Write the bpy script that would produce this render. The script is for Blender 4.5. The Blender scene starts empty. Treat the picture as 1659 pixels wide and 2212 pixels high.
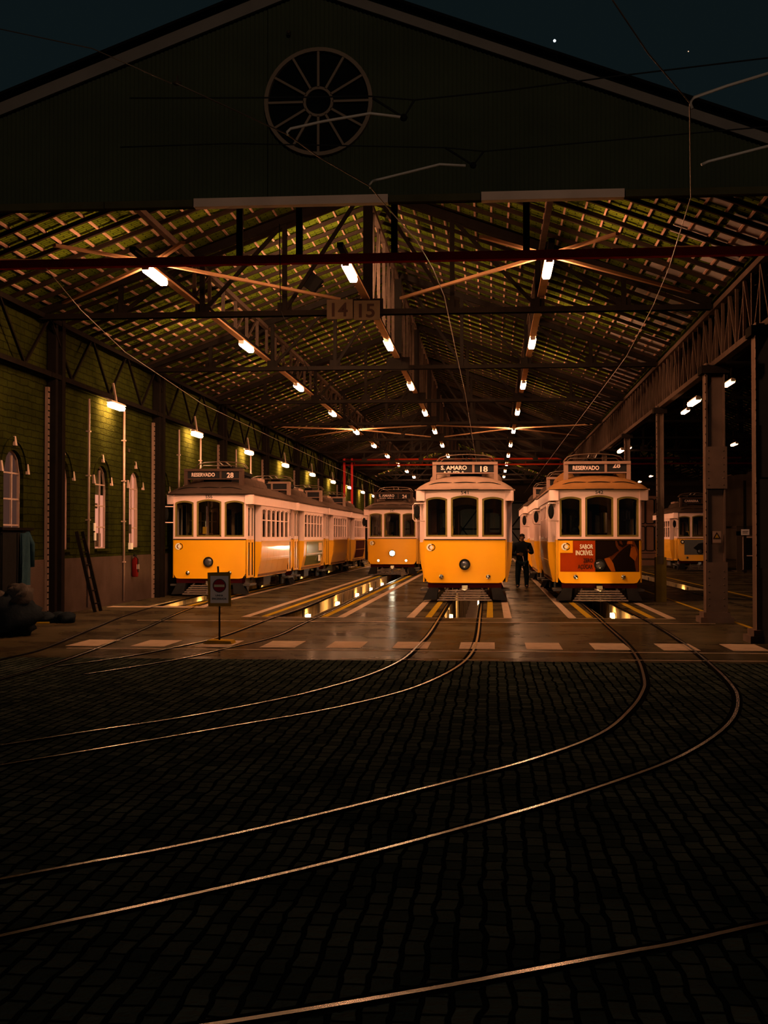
import bpy, bmesh, math, random
from mathutils import Vector, Matrix
random.seed(7)
S = bpy.context.scene
COL = S.collection
PI = math.pi
R = math.radians

# ------------------------------------------------------------------ camera
EYE = 1.63
FPX = 2700.0
YAW, PIT = math.atan(231.5/FPX), math.atan(54/FPX)
cd = bpy.data.cameras.new('camera'); cam = bpy.data.objects.new('camera', cd); COL.objects.link(cam)
cam.location = (0, 0, EYE); cam.rotation_euler = (PI/2+PIT, 0, YAW)
cd.sensor_fit = 'VERTICAL'; cd.sensor_height = 36; cd.sensor_width = 36
cd.lens = FPX/2212*36; cd.clip_start = .1; cd.clip_end = 600
S.camera = cam
_f = (-math.sin(YAW)*math.cos(PIT), math.cos(YAW)*math.cos(PIT), math.sin(PIT))
_r = (math.cos(YAW), math.sin(YAW), 0)
_u = (math.sin(YAW)*math.sin(PIT), -math.cos(YAW)*math.sin(PIT), math.cos(PIT))
def _ray(px, py):
    a, b = (px-829.5)/FPX, -(py-1106)/FPX
    return [_f[i]+a*_r[i]+b*_u[i] for i in range(3)]
def ground(px, py, z=0.0):
    v = _ray(px, py); t = (z-EYE)/v[2]; return (v[0]*t, v[1]*t)
def at(px, py, Y):
    v = _ray(px, py); t = Y/v[1]; return (v[0]*t, Y, EYE+v[2]*t)

# ------------------------------------------------------------------ materials
def _new(name):
    m = bpy.data.materials.new(name); m.use_nodes = True
    nt = m.node_tree; nt.nodes.clear()
    return m, nt, nt.nodes, nt.links
def mat(name, col, rough=.6, metal=0., var=.18, scale=6., bump=0., bscale=40., spec=.4, coat=0., stretch=(1, 1, 1)):
    m, nt, N, L = _new(name)
    out = N.new('ShaderNodeOutputMaterial'); b = N.new('ShaderNodeBsdfPrincipled')
    L.new(b.outputs[0], out.inputs[0])
    tc = N.new('ShaderNodeTexCoord'); mp = N.new('ShaderNodeMapping'); mp.inputs['Scale'].default_value = stretch
    L.new(tc.outputs['Object'], mp.inputs[0])
    n = N.new('ShaderNodeTexNoise'); n.inputs['Scale'].default_value = scale; n.inputs['Detail'].default_value = 5
    L.new(mp.outputs[0], n.inputs['Vector'])
    mx = N.new('ShaderNodeMix'); mx.data_type = 'RGBA'
    mx.inputs[6].default_value = tuple(c*(1-var) for c in col)+(1,)
    mx.inputs[7].default_value = tuple(min(1, c*(1+var)) for c in col)+(1,)
    L.new(n.outputs[0], mx.inputs[0]); L.new(mx.outputs[2], b.inputs['Base Color'])
    b.inputs['Roughness'].default_value = rough; b.inputs['Metallic'].default_value = metal
    if spec == .4 and max(col) < .32 and not metal: spec = 0.
    b.inputs['Specular IOR Level'].default_value = spec
    if coat: b.inputs['Coat Weight'].default_value = coat; b.inputs['Coat Roughness'].default_value = .12
    if bump:
        n2 = N.new('ShaderNodeTexNoise'); n2.inputs['Scale'].default_value = bscale; n2.inputs['Detail'].default_value = 4
        L.new(mp.outputs[0], n2.inputs['Vector'])
        bp = N.new('ShaderNodeBump'); bp.inputs['Strength'].default_value = bump; bp.inputs['Distance'].default_value = .02
        L.new(n2.outputs[0], bp.inputs['Height']); L.new(bp.outputs[0], b.inputs['Normal'])
    m['bsdf'] = b.name
    return m
def emit(name, col, s):
    m, nt, N, L = _new(name)
    out = N.new('ShaderNodeOutputMaterial'); e = N.new('ShaderNodeEmission')
    e.inputs[0].default_value = col+(1,); e.inputs[1].default_value = s
    L.new(e.outputs[0], out.inputs[0]); return m
def glass(name, tint=(.86, .9, .86), refl=.10):
    m, nt, N, L = _new(name)
    out = N.new('ShaderNodeOutputMaterial'); t = N.new('ShaderNodeBsdfTransparent'); g = N.new('ShaderNodeBsdfGlossy')
    t.inputs[0].default_value = tint+(1,); g.inputs['Roughness'].default_value = .03
    lw = N.new('ShaderNodeLayerWeight'); lw.inputs[0].default_value = .25
    mr = N.new('ShaderNodeMapRange'); mr.inputs[3].default_value = refl*.5; mr.inputs[4].default_value = .7
    L.new(lw.outputs['Fresnel'], mr.inputs[0])
    mx = N.new('ShaderNodeMixShader'); L.new(mr.outputs[0], mx.inputs[0]); L.new(t.outputs[0], mx.inputs[1]); L.new(g.outputs[0], mx.inputs[2])
    L.new(mx.outputs[0], out.inputs[0]); return m
def brick_mat(name, c1, c2, mortar, scale, rough, bump, bw=.5, rh=.25, ms=.02, plane='XY', spec=0., wob_=.05):
    m, nt, N, L = _new(name)
    out = N.new('ShaderNodeOutputMaterial'); b = N.new('ShaderNodeBsdfPrincipled'); L.new(b.outputs[0], out.inputs[0])
    tc = N.new('ShaderNodeTexCoord'); sp = N.new('ShaderNodeSeparateXYZ'); L.new(tc.outputs['Object'], sp.inputs[0])
    cb = N.new('ShaderNodeCombineXYZ')
    a, c = {'XY': (0, 1), 'YZ': (1, 2), 'XZ': (0, 2), 'YX': (1, 0)}[plane]
    L.new(sp.outputs[a], cb.inputs[0]); L.new(sp.outputs[c], cb.inputs[1])
    wob = N.new('ShaderNodeTexNoise'); wob.inputs['Scale'].default_value = 3.5; L.new(cb.outputs[0], wob.inputs['Vector'])
    ws = N.new('ShaderNodeVectorMath'); ws.operation = 'SCALE'; ws.inputs['Scale'].default_value = wob_
    L.new(wob.outputs['Color'], ws.inputs[0])
    wa = N.new('ShaderNodeVectorMath'); L.new(cb.outputs[0], wa.inputs[0]); L.new(ws.outputs[0], wa.inputs[1])
    br = N.new('ShaderNodeTexBrick'); br.inputs['Scale'].default_value = scale
    br.inputs['Color1'].default_value = c1+(1,); br.inputs['Color2'].default_value = c2+(1,); br.inputs['Mortar'].default_value = mortar+(1,)
    br.inputs['Mortar Size'].default_value = ms; br.inputs['Mortar Smooth'].default_value = .4
    br.inputs['Brick Width'].default_value = bw; br.inputs['Row Height'].default_value = rh
    L.new(wa.outputs[0], br.inputs['Vector'])
    n = N.new('ShaderNodeTexNoise'); n.inputs['Scale'].default_value = 1.3; n.inputs['Detail'].default_value = 6; L.new(cb.outputs[0], n.inputs['Vector'])
    mx = N.new('ShaderNodeMix'); mx.data_type = 'RGBA'; mx.blend_type = 'MULTIPLY'; mx.inputs[0].default_value = .8
    rp = N.new('ShaderNodeMapRange'); rp.inputs[1].default_value = .3; rp.inputs[2].default_value = .7; rp.inputs[3].default_value = .45; rp.inputs[4].default_value = 1.1
    L.new(n.outputs[0], rp.inputs[0])
    L.new(br.outputs[0], mx.inputs[6]); L.new(rp.outputs[0], mx.inputs[7])
    last = mx.outputs[2]
    L.new(last, b.inputs['Base Color']); b.inputs['Roughness'].default_value = rough; b.inputs['Specular IOR Level'].default_value = spec
    n3 = N.new('ShaderNodeTexNoise'); n3.inputs['Scale'].default_value = 25; L.new(cb.outputs[0], n3.inputs['Vector'])
    ad = N.new('ShaderNodeMath'); ad.operation = 'MULTIPLY_ADD'; ad.inputs[1].default_value = -1.0
    L.new(br.outputs['Fac'], ad.inputs[0]); L.new(n3.outputs[0], ad.inputs[2])
    bp = N.new('ShaderNodeBump'); bp.inputs['Strength'].default_value = bump; bp.inputs['Distance'].default_value = .03
    L.new(ad.outputs[0], bp.inputs['Height']); L.new(bp.outputs[0], b.inputs['Normal'])
    return m

LC = (1.0, .455, .215)       # colour of the sodium-warm tubes
M = {}
M['cream'] = mat('cream_paint', (.78, .56, .53), .38, var=.08, scale=3, spec=.4)
M['yellow'] = mat('yellow_paint', (.86, .42, .005), .34, var=.06, scale=2, spec=.4, coat=.35)
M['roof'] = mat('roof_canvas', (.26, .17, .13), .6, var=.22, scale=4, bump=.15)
M['roofshade'] = mat('shaded_roof_canvas', (.060, .040, .031), .6, var=.3, scale=4, bump=.15)  # roof canvas with the shade on these tram roofs put into the colour
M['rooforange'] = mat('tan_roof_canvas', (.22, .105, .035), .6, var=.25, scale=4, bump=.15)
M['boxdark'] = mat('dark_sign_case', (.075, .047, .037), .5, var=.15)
M['wood'] = mat('olive_window_wood', (.16, .13, .035), .5, var=.2, scale=10)
M['darkwood'] = mat('brown_panelling', (.20, .12, .07), .45, var=.3, scale=8)
M['seatwood'] = mat('seat_slats', (.26, .13, .06), .4, var=.3, scale=12)
M['black'] = mat('black_paint', (.012, .012, .012), .45, var=.3)
M['rubber'] = mat('black_rubber', (.015, .015, .016), .7, var=.3)
M['iron'] = mat('dark_iron', (.02, .017, .015), .6, var=.3, scale=9, bump=.2)
M['underframe'] = mat('grey_underframe', (.05, .047, .044), .5, var=.5, scale=9, bump=.2, spec=.25)
M['steel'] = mat('bare_steel', (.55, .53, .5), .3, metal=1., var=.2)
M['chrome'] = mat('chrome', (.8, .8, .8), .12, metal=1., var=.05)
M['maroon'] = mat('maroon_beam', (.03, .004, .005), .4, var=.2)
M['signblack'] = mat('blind_black', (.02, .02, .022), .5, var=.1)
M['letter'] = mat('pale_lettering', (.78, .60, .56), .6, var=.03)
M['letterw'] = mat('white_lettering', (.85, .85, .75), .6, var=.03)
M['ink'] = mat('dark_lettering', (.02, .012, .01), .6, var=.05)
M['boxwood'] = mat('sign_case_paint', (.26, .165, .13), .5, var=.15)
M['slat'] = mat('fender_slats', (.10, .08, .07), .45, var=.35, scale=14)
M['glass'] = glass('tram_glass')
M['lens'] = mat('lamp_lens', (.12, .13, .16), .08, metal=.6, var=.1, spec=1.)
M['headglow'] = emit('lit_headlamp', (1, .88, .6), 110)
M['smallglow'] = emit('lit_marker', (1, .9, .75), 8)
M['adred'] = mat('advert_red', (.30, .036, .004), .35, var=.3, scale=2.5)
M['adblack'] = mat('advert_black', (.009, .005, .004), .3, var=.4, scale=2)
M['adbrown'] = mat('advert_brown', (.085, .024, .007), .35, var=.45, scale=3)
M['adorange'] = mat('advert_orange', (.26, .07, .007), .35, var=.3, scale=4)
M['adgreen'] = mat('advert_green', (.17, .19, .035), .2, var=.5, scale=2.5, spec=.6)
M['admaroon'] = mat('advert_maroon', (.05, .018, .016), .3, var=.3, scale=2)
M['adgrey'] = mat('advert_grey', (.10, .11, .12), .4, var=.15)
M['machine'] = mat('ticket_machine_yellow', (.8, .42, .03), .4, var=.05)
M['paper'] = mat('white_paper', (.75, .72, .66), .7, var=.05)
# the shed
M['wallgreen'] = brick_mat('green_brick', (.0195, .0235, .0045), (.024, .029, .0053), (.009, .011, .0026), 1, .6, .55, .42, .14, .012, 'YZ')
M['plinth'] = mat('plinth_plaster', (.055, .038, .031), .8, var=.5, scale=1.6, bump=.3)
M['backwall'] = mat('back_wall_plaster', (.045, .034, .026), .8, var=.5, scale=.5, bump=.2)
M['doorpink'] = mat('dim_door_paint', (.15, .085, .065), .6, var=.2, scale=3)
M['pink'] = mat('pale_pink_paint', (.34, .23, .19), .55, var=.2, scale=5)
M['concrete'] = None
M['stripe'] = mat('worn_white_paint', (.29, .215, .155), .5, var=.4, scale=5)
M['stripey'] = mat('worn_yellow_paint', (.28, .18, .012), .5, var=.35, scale=6)
M['pitwall'] = mat('pit_whitewash', (.26, .21, .13), .5, var=.75, scale=3.0)  # whitewash; strong blotches put the patchy pit light into the colour
M['pitfloor'] = mat('pit_floor', (.12, .10, .08), .4, var=.4, scale=2)
M['railhead'] = mat('polished_rail', (.014, .0115, .0095), .26, metal=1., var=.6, scale=2.5)
M['groove'] = mat('rail_groove', (.006, .0055, .005), .6, var=.3)
M['tile'] = None
M['rafter'] = mat('rafter_timber', (.016, .011, .008), .7, var=.35, scale=8, stretch=(1, 1, 1))
M['batten'] = mat('batten_timber', (.27, .16, .12), .7, var=.35, scale=6)
M['skylight'] = mat('pale_roof_sheet', (.22, .19, .18), .6, var=.25, scale=3)
M['truss'] = mat('truss_iron', (.0085, .007, .006), .7, var=.4, scale=5)
M['lath'] = mat('girder_iron', (.045, .03, .023), .6, var=.45, scale=5)
M['tray'] = mat('cable_tray_paint', (.30, .17, .09), .55, var=.25, scale=3)
M['redbeam'] = mat('dark_red_beam', (.30, .02, .02), .5, var=.3)
M['redpipe'] = mat('red_pipe', (.22, .02, .006), .45, var=.3)
M['corr'] = mat('corrugated_green', (.052, .060, .034), .55, var=.35, scale=1.2, bump=.1)
M['palewood'] = mat('pale_fascia', (.72, .47, .35), .6, var=.3, scale=2)
M['gableglass'] = mat('dark_window_glass', (.008, .009, .009), .12, var=.4)
M['wheelwood'] = mat('window_wheel_paint', (.25, .175, .125), .6, var=.25, scale=2)
M['flange'] = mat('column_flange_paint', (.17, .115, .092), .6, var=.35, scale=3)
M['rakewood'] = mat('grey_rake_board', (.20, .17, .15), .6, var=.25, scale=2)
M['beamdark'] = mat('olive_beam', (.07, .06, .025), .6, var=.35, scale=3)
M['tube'] = emit('fluorescent_tube', LC, 260)
M['walltube'] = emit('wall_tube', LC, 230)
M['pittube'] = emit('pit_tube', (1, .52, .16), 110)
M['halltube'] = emit('side_hall_tube', LC, 18)
M['housing'] = mat('lamp_housing', (.5, .4, .33), .5, var=.1)
M['litpane'] = emit('lit_room_behind_pane', (1, .36, .21), .55)
M['dimpane'] = emit('dim_room_behind_pane', (1, .42, .28), .045)
M['recess'] = mat('window_recess', (.05, .05, .025), .7, var=.3)
M['column'] = mat('column_iron', (.085, .058, .046), .6, var=.35, scale=3, bump=.15)
M['colyellow'] = mat('column_guard_yellow', (.085, .06, .012), .6, var=.3, scale=4)
M['wire'] = mat('overhead_wire', (.14, .09, .06), .45, metal=.5, var=.1)
M['spanwire'] = mat('span_wire', (.02, .02, .02), .6, var=.1)
M['rod'] = mat('pull_off_rod', (.55, .45, .38), .4, var=.1)
M['signred'] = mat('sign_red', (.22, .012, .024), .5, var=.1)
M['signwhite'] = mat('sign_white', (.52, .46, .48), .55, var=.08)
M['signboard'] = mat('sign_board_ochre', (.22, .13, .014), .55, var=.2)
M['signink'] = mat('sign_ink', (.05, .055, .06), .6, var=.1)
M['barpale'] = mat('sign_bar', (.45, .42, .3), .6, var=.1)
M['plate'] = mat('number_plate', (.055, .04, .026), .6, var=.25, scale=6)
M['cloth'] = mat('dark_jacket', (.005, .0065, .008), .85, var=.3, scale=20, bump=.3)
M['jeans'] = mat('dark_trousers', (.006, .011, .015), .85, var=.3, scale=20, bump=.3)
M['skin'] = mat('skin', (.13, .072, .042), .5, var=.1)
M['hair'] = mat('dark_hair', (.01, .008, .007), .7, var=.3)
M['blue'] = mat('blue_cloth', (.022, .05, .065), .85, var=.3, scale=8, bump=.3)
M['tarp'] = mat('pale_sacking', (.055, .047, .042), .8, var=.35, scale=4, bump=.5, bscale=12)
M['darktarp'] = mat('dark_sacking', (.012, .016, .02), .8, var=.4, scale=4, bump=.5, bscale=12)
M['extred'] = mat('extinguisher_red', (.09, .007, .006), .3, var=.1)
M['starlight'] = emit('star_light', (.75, .9, 1), 2.2)
M['stardim'] = emit('star_light_dim', (1, .65, .4), .8)
M['gablefill'] = emit('added_lamp_glow', (1, .72, .5), 1500)  # glow of the unseen lamp added to light the gable
M['flood'] = emit('floodlight_lens', (1, .52, .27), 3600)
M['hose'] = M['rubber']

def floor_mat():
    m, nt, N, L = _new('yard_concrete')
    out = N.new('ShaderNodeOutputMaterial'); b = N.new('ShaderNodeBsdfDiffuse'); g = N.new('ShaderNodeBsdfGlossy')
    mx = N.new('ShaderNodeMixShader'); mx.inputs[0].default_value = .08
    L.new(b.outputs[0], mx.inputs[1]); L.new(g.outputs[0], mx.inputs[2]); L.new(mx.outputs[0], out.inputs[0])
    tc = N.new('ShaderNodeTexCoord')
    n = N.new('ShaderNodeTexNoise'); n.inputs['Scale'].default_value = .7; n.inputs['Detail'].default_value = 9; n.inputs['Roughness'].default_value = .65
    L.new(tc.outputs['Object'], n.inputs['Vector'])
    cr = N.new('ShaderNodeValToRGB'); e = cr.color_ramp.elements
    e[0].position = .33; e[0].color = (.015, .0115, .0075, 1); e[1].position = .7; e[1].color = (.058, .0455, .022, 1)
    L.new(n.outputs[0], cr.inputs[0]); L.new(cr.outputs[0], b.inputs['Color'])
    mr = N.new('ShaderNodeMapRange'); mr.inputs[1].default_value = .3; mr.inputs[2].default_value = .7; mr.inputs[3].default_value = .10; mr.inputs[4].default_value = .26
    L.new(n.outputs[0], mr.inputs[0]); L.new(mr.outputs[0], g.inputs['Roughness'])
    n2 = N.new('ShaderNodeTexNoise'); n2.inputs['Scale'].default_value = 14; n2.inputs['Detail'].default_value = 6; L.new(tc.outputs['Object'], n2.inputs['Vector'])
    bp = N.new('ShaderNodeBump'); bp.inputs['Strength'].default_value = .10; bp.inputs['Distance'].default_value = .006
    L.new(n2.outputs[0], bp.inputs['Height']); L.new(bp.outputs[0], b.inputs['Normal']); L.new(bp.outputs[0], g.inputs['Normal'])
    return m
M['concrete'] = floor_mat()
M['cobble'] = brick_mat('granite_setts', (.024, .032, .027), (.062, .072, .056), (.004, .0055, .005), 1, .62, 1.0, .17, .105, .013, 'YX', 0., .07)
M['tile'] = brick_mat('roof_tiles_underside', (.055, .082, .006), (.09, .125, .010), (.022, .032, .004), 1, .65, .6, .25, .09, .012, 'XY')

# ------------------------------------------------------------------ mesh builder
class MB:
    def __init__(s): s.v, s.f, s.m, s.sm = [], [], [], []
    def add(s, vs, fs, mi=0, smooth=False):
        o = len(s.v); s.v += [tuple(p) for p in vs]
        for f in fs: s.f.append([o+i for i in f]); s.m.append(mi); s.sm.append(smooth)
        return s
    def hexa(s, a, b, mi=0):   # two quads of 4 corners each
        return s.add(list(a)+list(b), [(0, 3, 2, 1), (4, 5, 6, 7), (0, 1, 5, 4), (1, 2, 6, 5), (2, 3, 7, 6), (3, 0, 4, 7)], mi)
    def box(s, x0, y0, z0, x1, y1, z1, mi=0):
        return s.hexa([(x0, y0, z0), (x1, y0, z0), (x1, y1, z0), (x0, y1, z0)], [(x0, y0, z1), (x1, y0, z1), (x1, y1, z1), (x0, y1, z1)], mi)
    def bar(s, p, q, w, h=None, mi=0, up=(0, 0, 1)):
        p, q = Vector(p), Vector(q); d = (q-p)
        if d.length < 1e-6: return s
        d.normalize(); u = Vector(up)
        if abs(d.dot(u)) > .98: u = Vector((0, 1, 0)) if abs(d.y) < .9 else Vector((1, 0, 0))
        a = d.cross(u).normalized(); b = a.cross(d).normalized(); h = h or w
        a *= w/2; b *= h/2
        return s.hexa([p-a-b, p+a-b, p+a+b, p-a+b], [q-a-b, q+a-b, q+a+b, q-a+b], mi)
    def path(s, pts, w, h=None, mi=0, up=(0, 0, 1), closed=False):
        n = len(pts)
        for i in range(n if closed else n-1): s.bar(pts[i], pts[(i+1) % n], w, h, mi, up)
        return s
    def tube(s, pts, r, n=8, mi=0, closed=False):
        pts = [Vector(p) for p in pts]; k = len(pts); rings = []
        rr = r if isinstance(r, (list, tuple)) else [r]*k
        for i, p in enumerate(pts):
            if closed: d = pts[(i+1) % k]-pts[i-1]
            else: d = pts[min(i+1, k-1)]-pts[max(i-1, 0)]
            d.normalize(); u = Vector((0, 0, 1)) if abs(d.z) < .95 else Vector((0, 1, 0))
            a = d.cross(u).normalized(); b = a.cross(d).normalized()
            rings.append([p+(a*math.cos(t)+b*math.sin(t))*rr[i] for t in [2*PI*j/n for j in range(n)]])
        vs = [v for ri in rings for v in ri]; fs = []
        for i in range(k if closed else k-1):
            i2 = (i+1) % k
            for j in range(n): fs.append((i*n+j, i*n+(j+1) % n, i2*n+(j+1) % n, i2*n+j))
        s.add(vs, fs, mi, True)
        if not closed:
            s.add(rings[0], [tuple(range(n))], mi); s.add(rings[-1], [tuple(range(n))], mi)
        return s
    def cyl(s, p, q, r, n=16, mi=0): return s.tube([p, q], r, n, mi)
    def ball(s, c, r, mi=0, n=10, sc=(1, 1, 1), half=False):
        vs, fs = [], []; rows = n//2 if not half else n//4
        tot = PI if not half else PI/2
        for i in range(rows+1):
            t = tot*i/rows
            for j in range(n):
                a = 2*PI*j/n
                vs.append((c[0]+r*sc[0]*math.sin(t)*math.cos(a), c[1]+r*sc[1]*math.sin(t)*math.sin(a), c[2]+r*sc[2]*math.cos(t)))
        for i in range(rows):
            for j in range(n): fs.append((i*n+j, (i+1)*n+j, (i+1)*n+(j+1) % n, i*n+(j+1) % n))
        return s.add(vs, fs, mi, True)
    def prism(s, poly, M_, d0, d1, mi=0):   # poly in (u,w), M_(u,w,d)->xyz
        n = len(poly)
        vs = [M_(u, w, d0) for u, w in poly]+[M_(u, w, d1) for u, w in poly]
        fs = [tuple(range(n)), tuple(range(2*n-1, n-1, -1))]+[(i, i+n, (i+1) % n+n, (i+1) % n) for i in range(n)]
        return s.add(vs, fs, mi)
    def arc(s, c, r0, r1, a0, a1, M_, d0, d1, mi=0, n=14, sx=1.):
        for i in range(n):
            t0, t1 = a0+(a1-a0)*i/n, a0+(a1-a0)*(i+1)/n
            P = [(c[0]+sx*r*math.cos(t), c[1]+r*math.sin(t)) for r, t in ((r0, t0), (r1, t0), (r1, t1), (r0, t1))]
            s.prism(P, M_, d0, d1, mi)
        return s
    def disc(s, c, r, M_, d0, d1, mi=0, n=20):
        return s.prism([(c[0]+r*math.cos(2*PI*i/n), c[1]+r*math.sin(2*PI*i/n)) for i in range(n)], M_, d0, d1, mi)
    def lathe(s, prof, M_, n=20, mi=0):     # prof (r,d) revolved about the d axis, centred on u=w=0
        vs = [M_(r*math.cos(2*PI*j/n), r*math.sin(2*PI*j/n), d) for r, d in prof for j in range(n)]
        fs = [(i*n+j, i*n+(j+1) % n, (i+1)*n+(j+1) % n, (i+1)*n+j) for i in range(len(prof)-1) for j in range(n)]
        return s.add(vs, fs, mi, True)
    def grid(s, fn, nu, nv, mi=0, smooth=True):
        vs = [fn(i/nu, j/nv) for i in range(nu+1) for j in range(nv+1)]
        fs = [(i*(nv+1)+j, (i+1)*(nv+1)+j, (i+1)*(nv+1)+j+1, i*(nv+1)+j+1) for i in range(nu) for j in range(nv)]
        return s.add(vs, fs, mi, smooth)
    def arched(s, M_, u0, u1, w0, w1, holes, t, mi=0, step=9., seg=8, w1fn=None):
        us = {u0, u1}
        for a, b, *_ in holes:
            for i in range(seg+1): us.add(a+(b-a)*i/seg)
        k = int((u1-u0)/step)
        for i in range(1, k+1): us.add(u0+(u1-u0)*i/(k+1))
        us = sorted(us); top = w1fn or (lambda u: w1)
        def col(ua, ub, la, lb, ha, hb):
            s.hexa([M_(ua, la, 0), M_(ub, lb, 0), M_(ub, hb, 0), M_(ua, ha, 0)], [M_(ua, la, t), M_(ub, lb, t), M_(ub, hb, t), M_(ua, ha, t)], mi)
        for ua, ub in zip(us, us[1:]):
            if ub-ua < 1e-5: continue
            mid = (ua+ub)/2; h = [q for q in holes if q[0] < mid < q[1]]
            if not h: col(ua, ub, w0, w0, top(ua), top(ub)); continue
            a, b, zb, zs, rise = h[0]
            g = lambda u: zs+rise*math.sqrt(max(0, 1-((u-(a+b)/2)/((b-a)/2))**2)) if rise > .2 else zs+rise*(1-((u-(a+b)/2)/((b-a)/2))**2)
            if zb > w0+1e-4: col(ua, ub, w0, w0, zb, zb)
            col(ua, ub, g(ua), g(ub), top(ua), top(ub))
        return s
    def pane(s, M_, hole, d, t=.008, mi=0, seg=8, inset=0.):
        a, b, zb, zs, rise = hole
        a += inset; b -= inset; zb += inset; zs -= inset
        for i in range(seg):
            ua, ub = a+(b-a)*i/seg, a+(b-a)*(i+1)/seg
            g = lambda u: zs+rise*(math.sqrt(max(0, 1-((u-(a+b)/2)/((b-a)/2))**2)) if rise > .2 else (1-((u-(a+b)/2)/((b-a)/2))**2))
            s.add([M_(ua, zb, d), M_(ub, zb, d), M_(ub, g(ub), d), M_(ua, g(ua), d), M_(ua, zb, d+t), M_(ub, zb, d+t), M_(ub, g(ub), d+t), M_(ua, g(ua), d+t)],
                  [(0, 1, 2, 3), (7, 6, 5, 4)], mi)
        return s
    def outline(s, M_, hole, d, w, h, mi=0, seg=8):
        a, b, zb, zs, rise = hole
        g = lambda u: zs+rise*(math.sqrt(max(0, 1-((u-(a+b)/2)/((b-a)/2))**2)) if rise > .2 else (1-((u-(a+b)/2)/((b-a)/2))**2))
        pts = [M_(a, zb, d), M_(b, zb, d)]+[M_(b+(a-b)*i/seg, g(b+(a-b)*i/seg), d) for i in range(seg+1)]
        n0 = Vector(M_(a, zb, d+.1))-Vector(M_(a, zb, d))
        for i in range(len(pts)):
            s.bar(pts[i], pts[(i+1) % len(pts)], h, w, mi, up=tuple(n0.normalized()))
        return s
    def mesh(s, name, mats):
        me = bpy.data.meshes.new(name); me.from_pydata(s.v, [], s.f)
        mats = mats if isinstance(mats, (list, tuple)) else [mats]
        for m in mats: me.materials.append(M[m])
        me.polygons.foreach_set('material_index', s.m); me.polygons.foreach_set('use_smooth', s.sm)
        bm = bmesh.new(); bm.from_mesh(me); bmesh.ops.remove_doubles(bm, verts=bm.verts, dist=1e-5)
        bmesh.ops.recalc_face_normals(bm, faces=bm.faces); bm.to_mesh(me); bm.free()
        me.update(); return me
    def build(s, name, mats, parent=None, loc=None):
        o = bpy.data.objects.new(name, s.mesh(name, mats)); COL.objects.link(o)
        if parent: o.parent = parent
        if loc: o.location = loc
        return o

def tag(o, label=None, cat=None, group=None, kind=None):
    if label: o['label'] = label
    if cat: o['category'] = cat
    if group: o['group'] = group
    if kind: o['kind'] = kind
    return o
def empty(name, loc, label, cat, group=None, rz=0, kind=None):
    o = bpy.data.objects.new(name, None); COL.objects.link(o); o.location = loc; o.rotation_euler = (0, 0, rz)
    o.empty_display_size = .2
    return tag(o, label, cat, group, kind)
def copy_tree(o, parent=None):
    c = o.copy(); COL.objects.link(c); c.parent = parent
    for ch in list(o.children): copy_tree(ch, c)
    return c
def struct(o): o['kind'] = 'structure'; return o
def front(x=0, y=0, z=0): return lambda u, w, d: (x+u, y+d, z+w)          # faces -y, d goes inwards
def sideR(x=0, y=0, z=0): return lambda u, w, d: (x-d, y+u, z+w)          # faces +x
def sideL(x=0, y=0, z=0): return lambda u, w, d: (x+d, y+u, z+w)          # faces -x
def text(name, body, w, h, m, parent, loc, roll=0., ext=.004, clip=None, bold=.0, align='C', yaw=0.):
    """lettering of bounding size w x h, facing -y; loc is the centre (or right end) of its base line"""
    c = bpy.data.curves.new(name, 'FONT'); c.body = body; c.size = 1; c.extrude = .01; c.offset = bold; c.resolution_u = 3
    t = bpy.data.objects.new(name, c); COL.objects.link(t)
    dg = bpy.context.evaluated_depsgraph_get(); dg.update()
    me = bpy.data.meshes.new_from_object(t.evaluated_get(dg)); me.name = name
    bpy.data.objects.remove(t); bpy.data.curves.remove(c)
    xs = [v.co.x for v in me.vertices]; ys = [v.co.y for v in me.vertices]
    base = -.0; hh = .73
    if not any(ch.isupper() or ch.isdigit() for ch in body): hh = .55
    x0, x1 = min(xs), max(xs); sx = w/(x1-x0); sy = h/hh
    ox = {'C': (x0+x1)/2, 'R': x1, 'L': x0}[align]
    for v in me.vertices: v.co = ((v.co.x-ox)*sx, (v.co.y-base)*sy, v.co.z/.01*ext)
    me.materials.clear(); me.materials.append(M[m])
    if clip:
        bm = bmesh.new(); bm.from_mesh(me)
        zc, keep = clip
        bmesh.ops.bisect_plane(bm, geom=bm.verts[:]+bm.edges[:]+bm.faces[:], plane_co=(0, zc, 0), plane_no=(0, 1, 0), clear_outer=(keep == 'below'), clear_inner=(keep == 'above'))
        bm.to_mesh(me); bm.free()
    me.transform(Matrix.Rotation(yaw, 4, 'Z') @ Matrix.Rotation(PI/2, 4, 'X') @ Matrix.Rotation(roll, 4, 'Z'))
    o = bpy.data.objects.new(name, me); COL.objects.link(o); o.parent = parent; o.location = loc
    return o

# ------------------------------------------------------------------ geometry of the shed
XL, XC, RX = -9.1, 4.3, -2.4        # left wall, column row, ridge
EAVE, SLOPE, RIDGE = 6.22, .37, 8.70
GY, YE = 16.2, 106.0                # gable plane, end wall
TY = [24.3+8*k for k in range(11)]
TRACK = {1: -7.75, 2: -4.02, 3: -.65, 4: 2.60, 5: 6.2}
PITY = {1: 29.0, 2: 25.3, 3: 25.3, 4: 25.4, 5: 39.0}
def roofz(x, rx=RX): return RIDGE-SLOPE*abs(x-rx)

# ground: setts of the yard
mb = MB(); mb.box(-40, -45, -.3, 44, 16.5, 0)
struct(mb.build('ground', 'cobble'))
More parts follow.
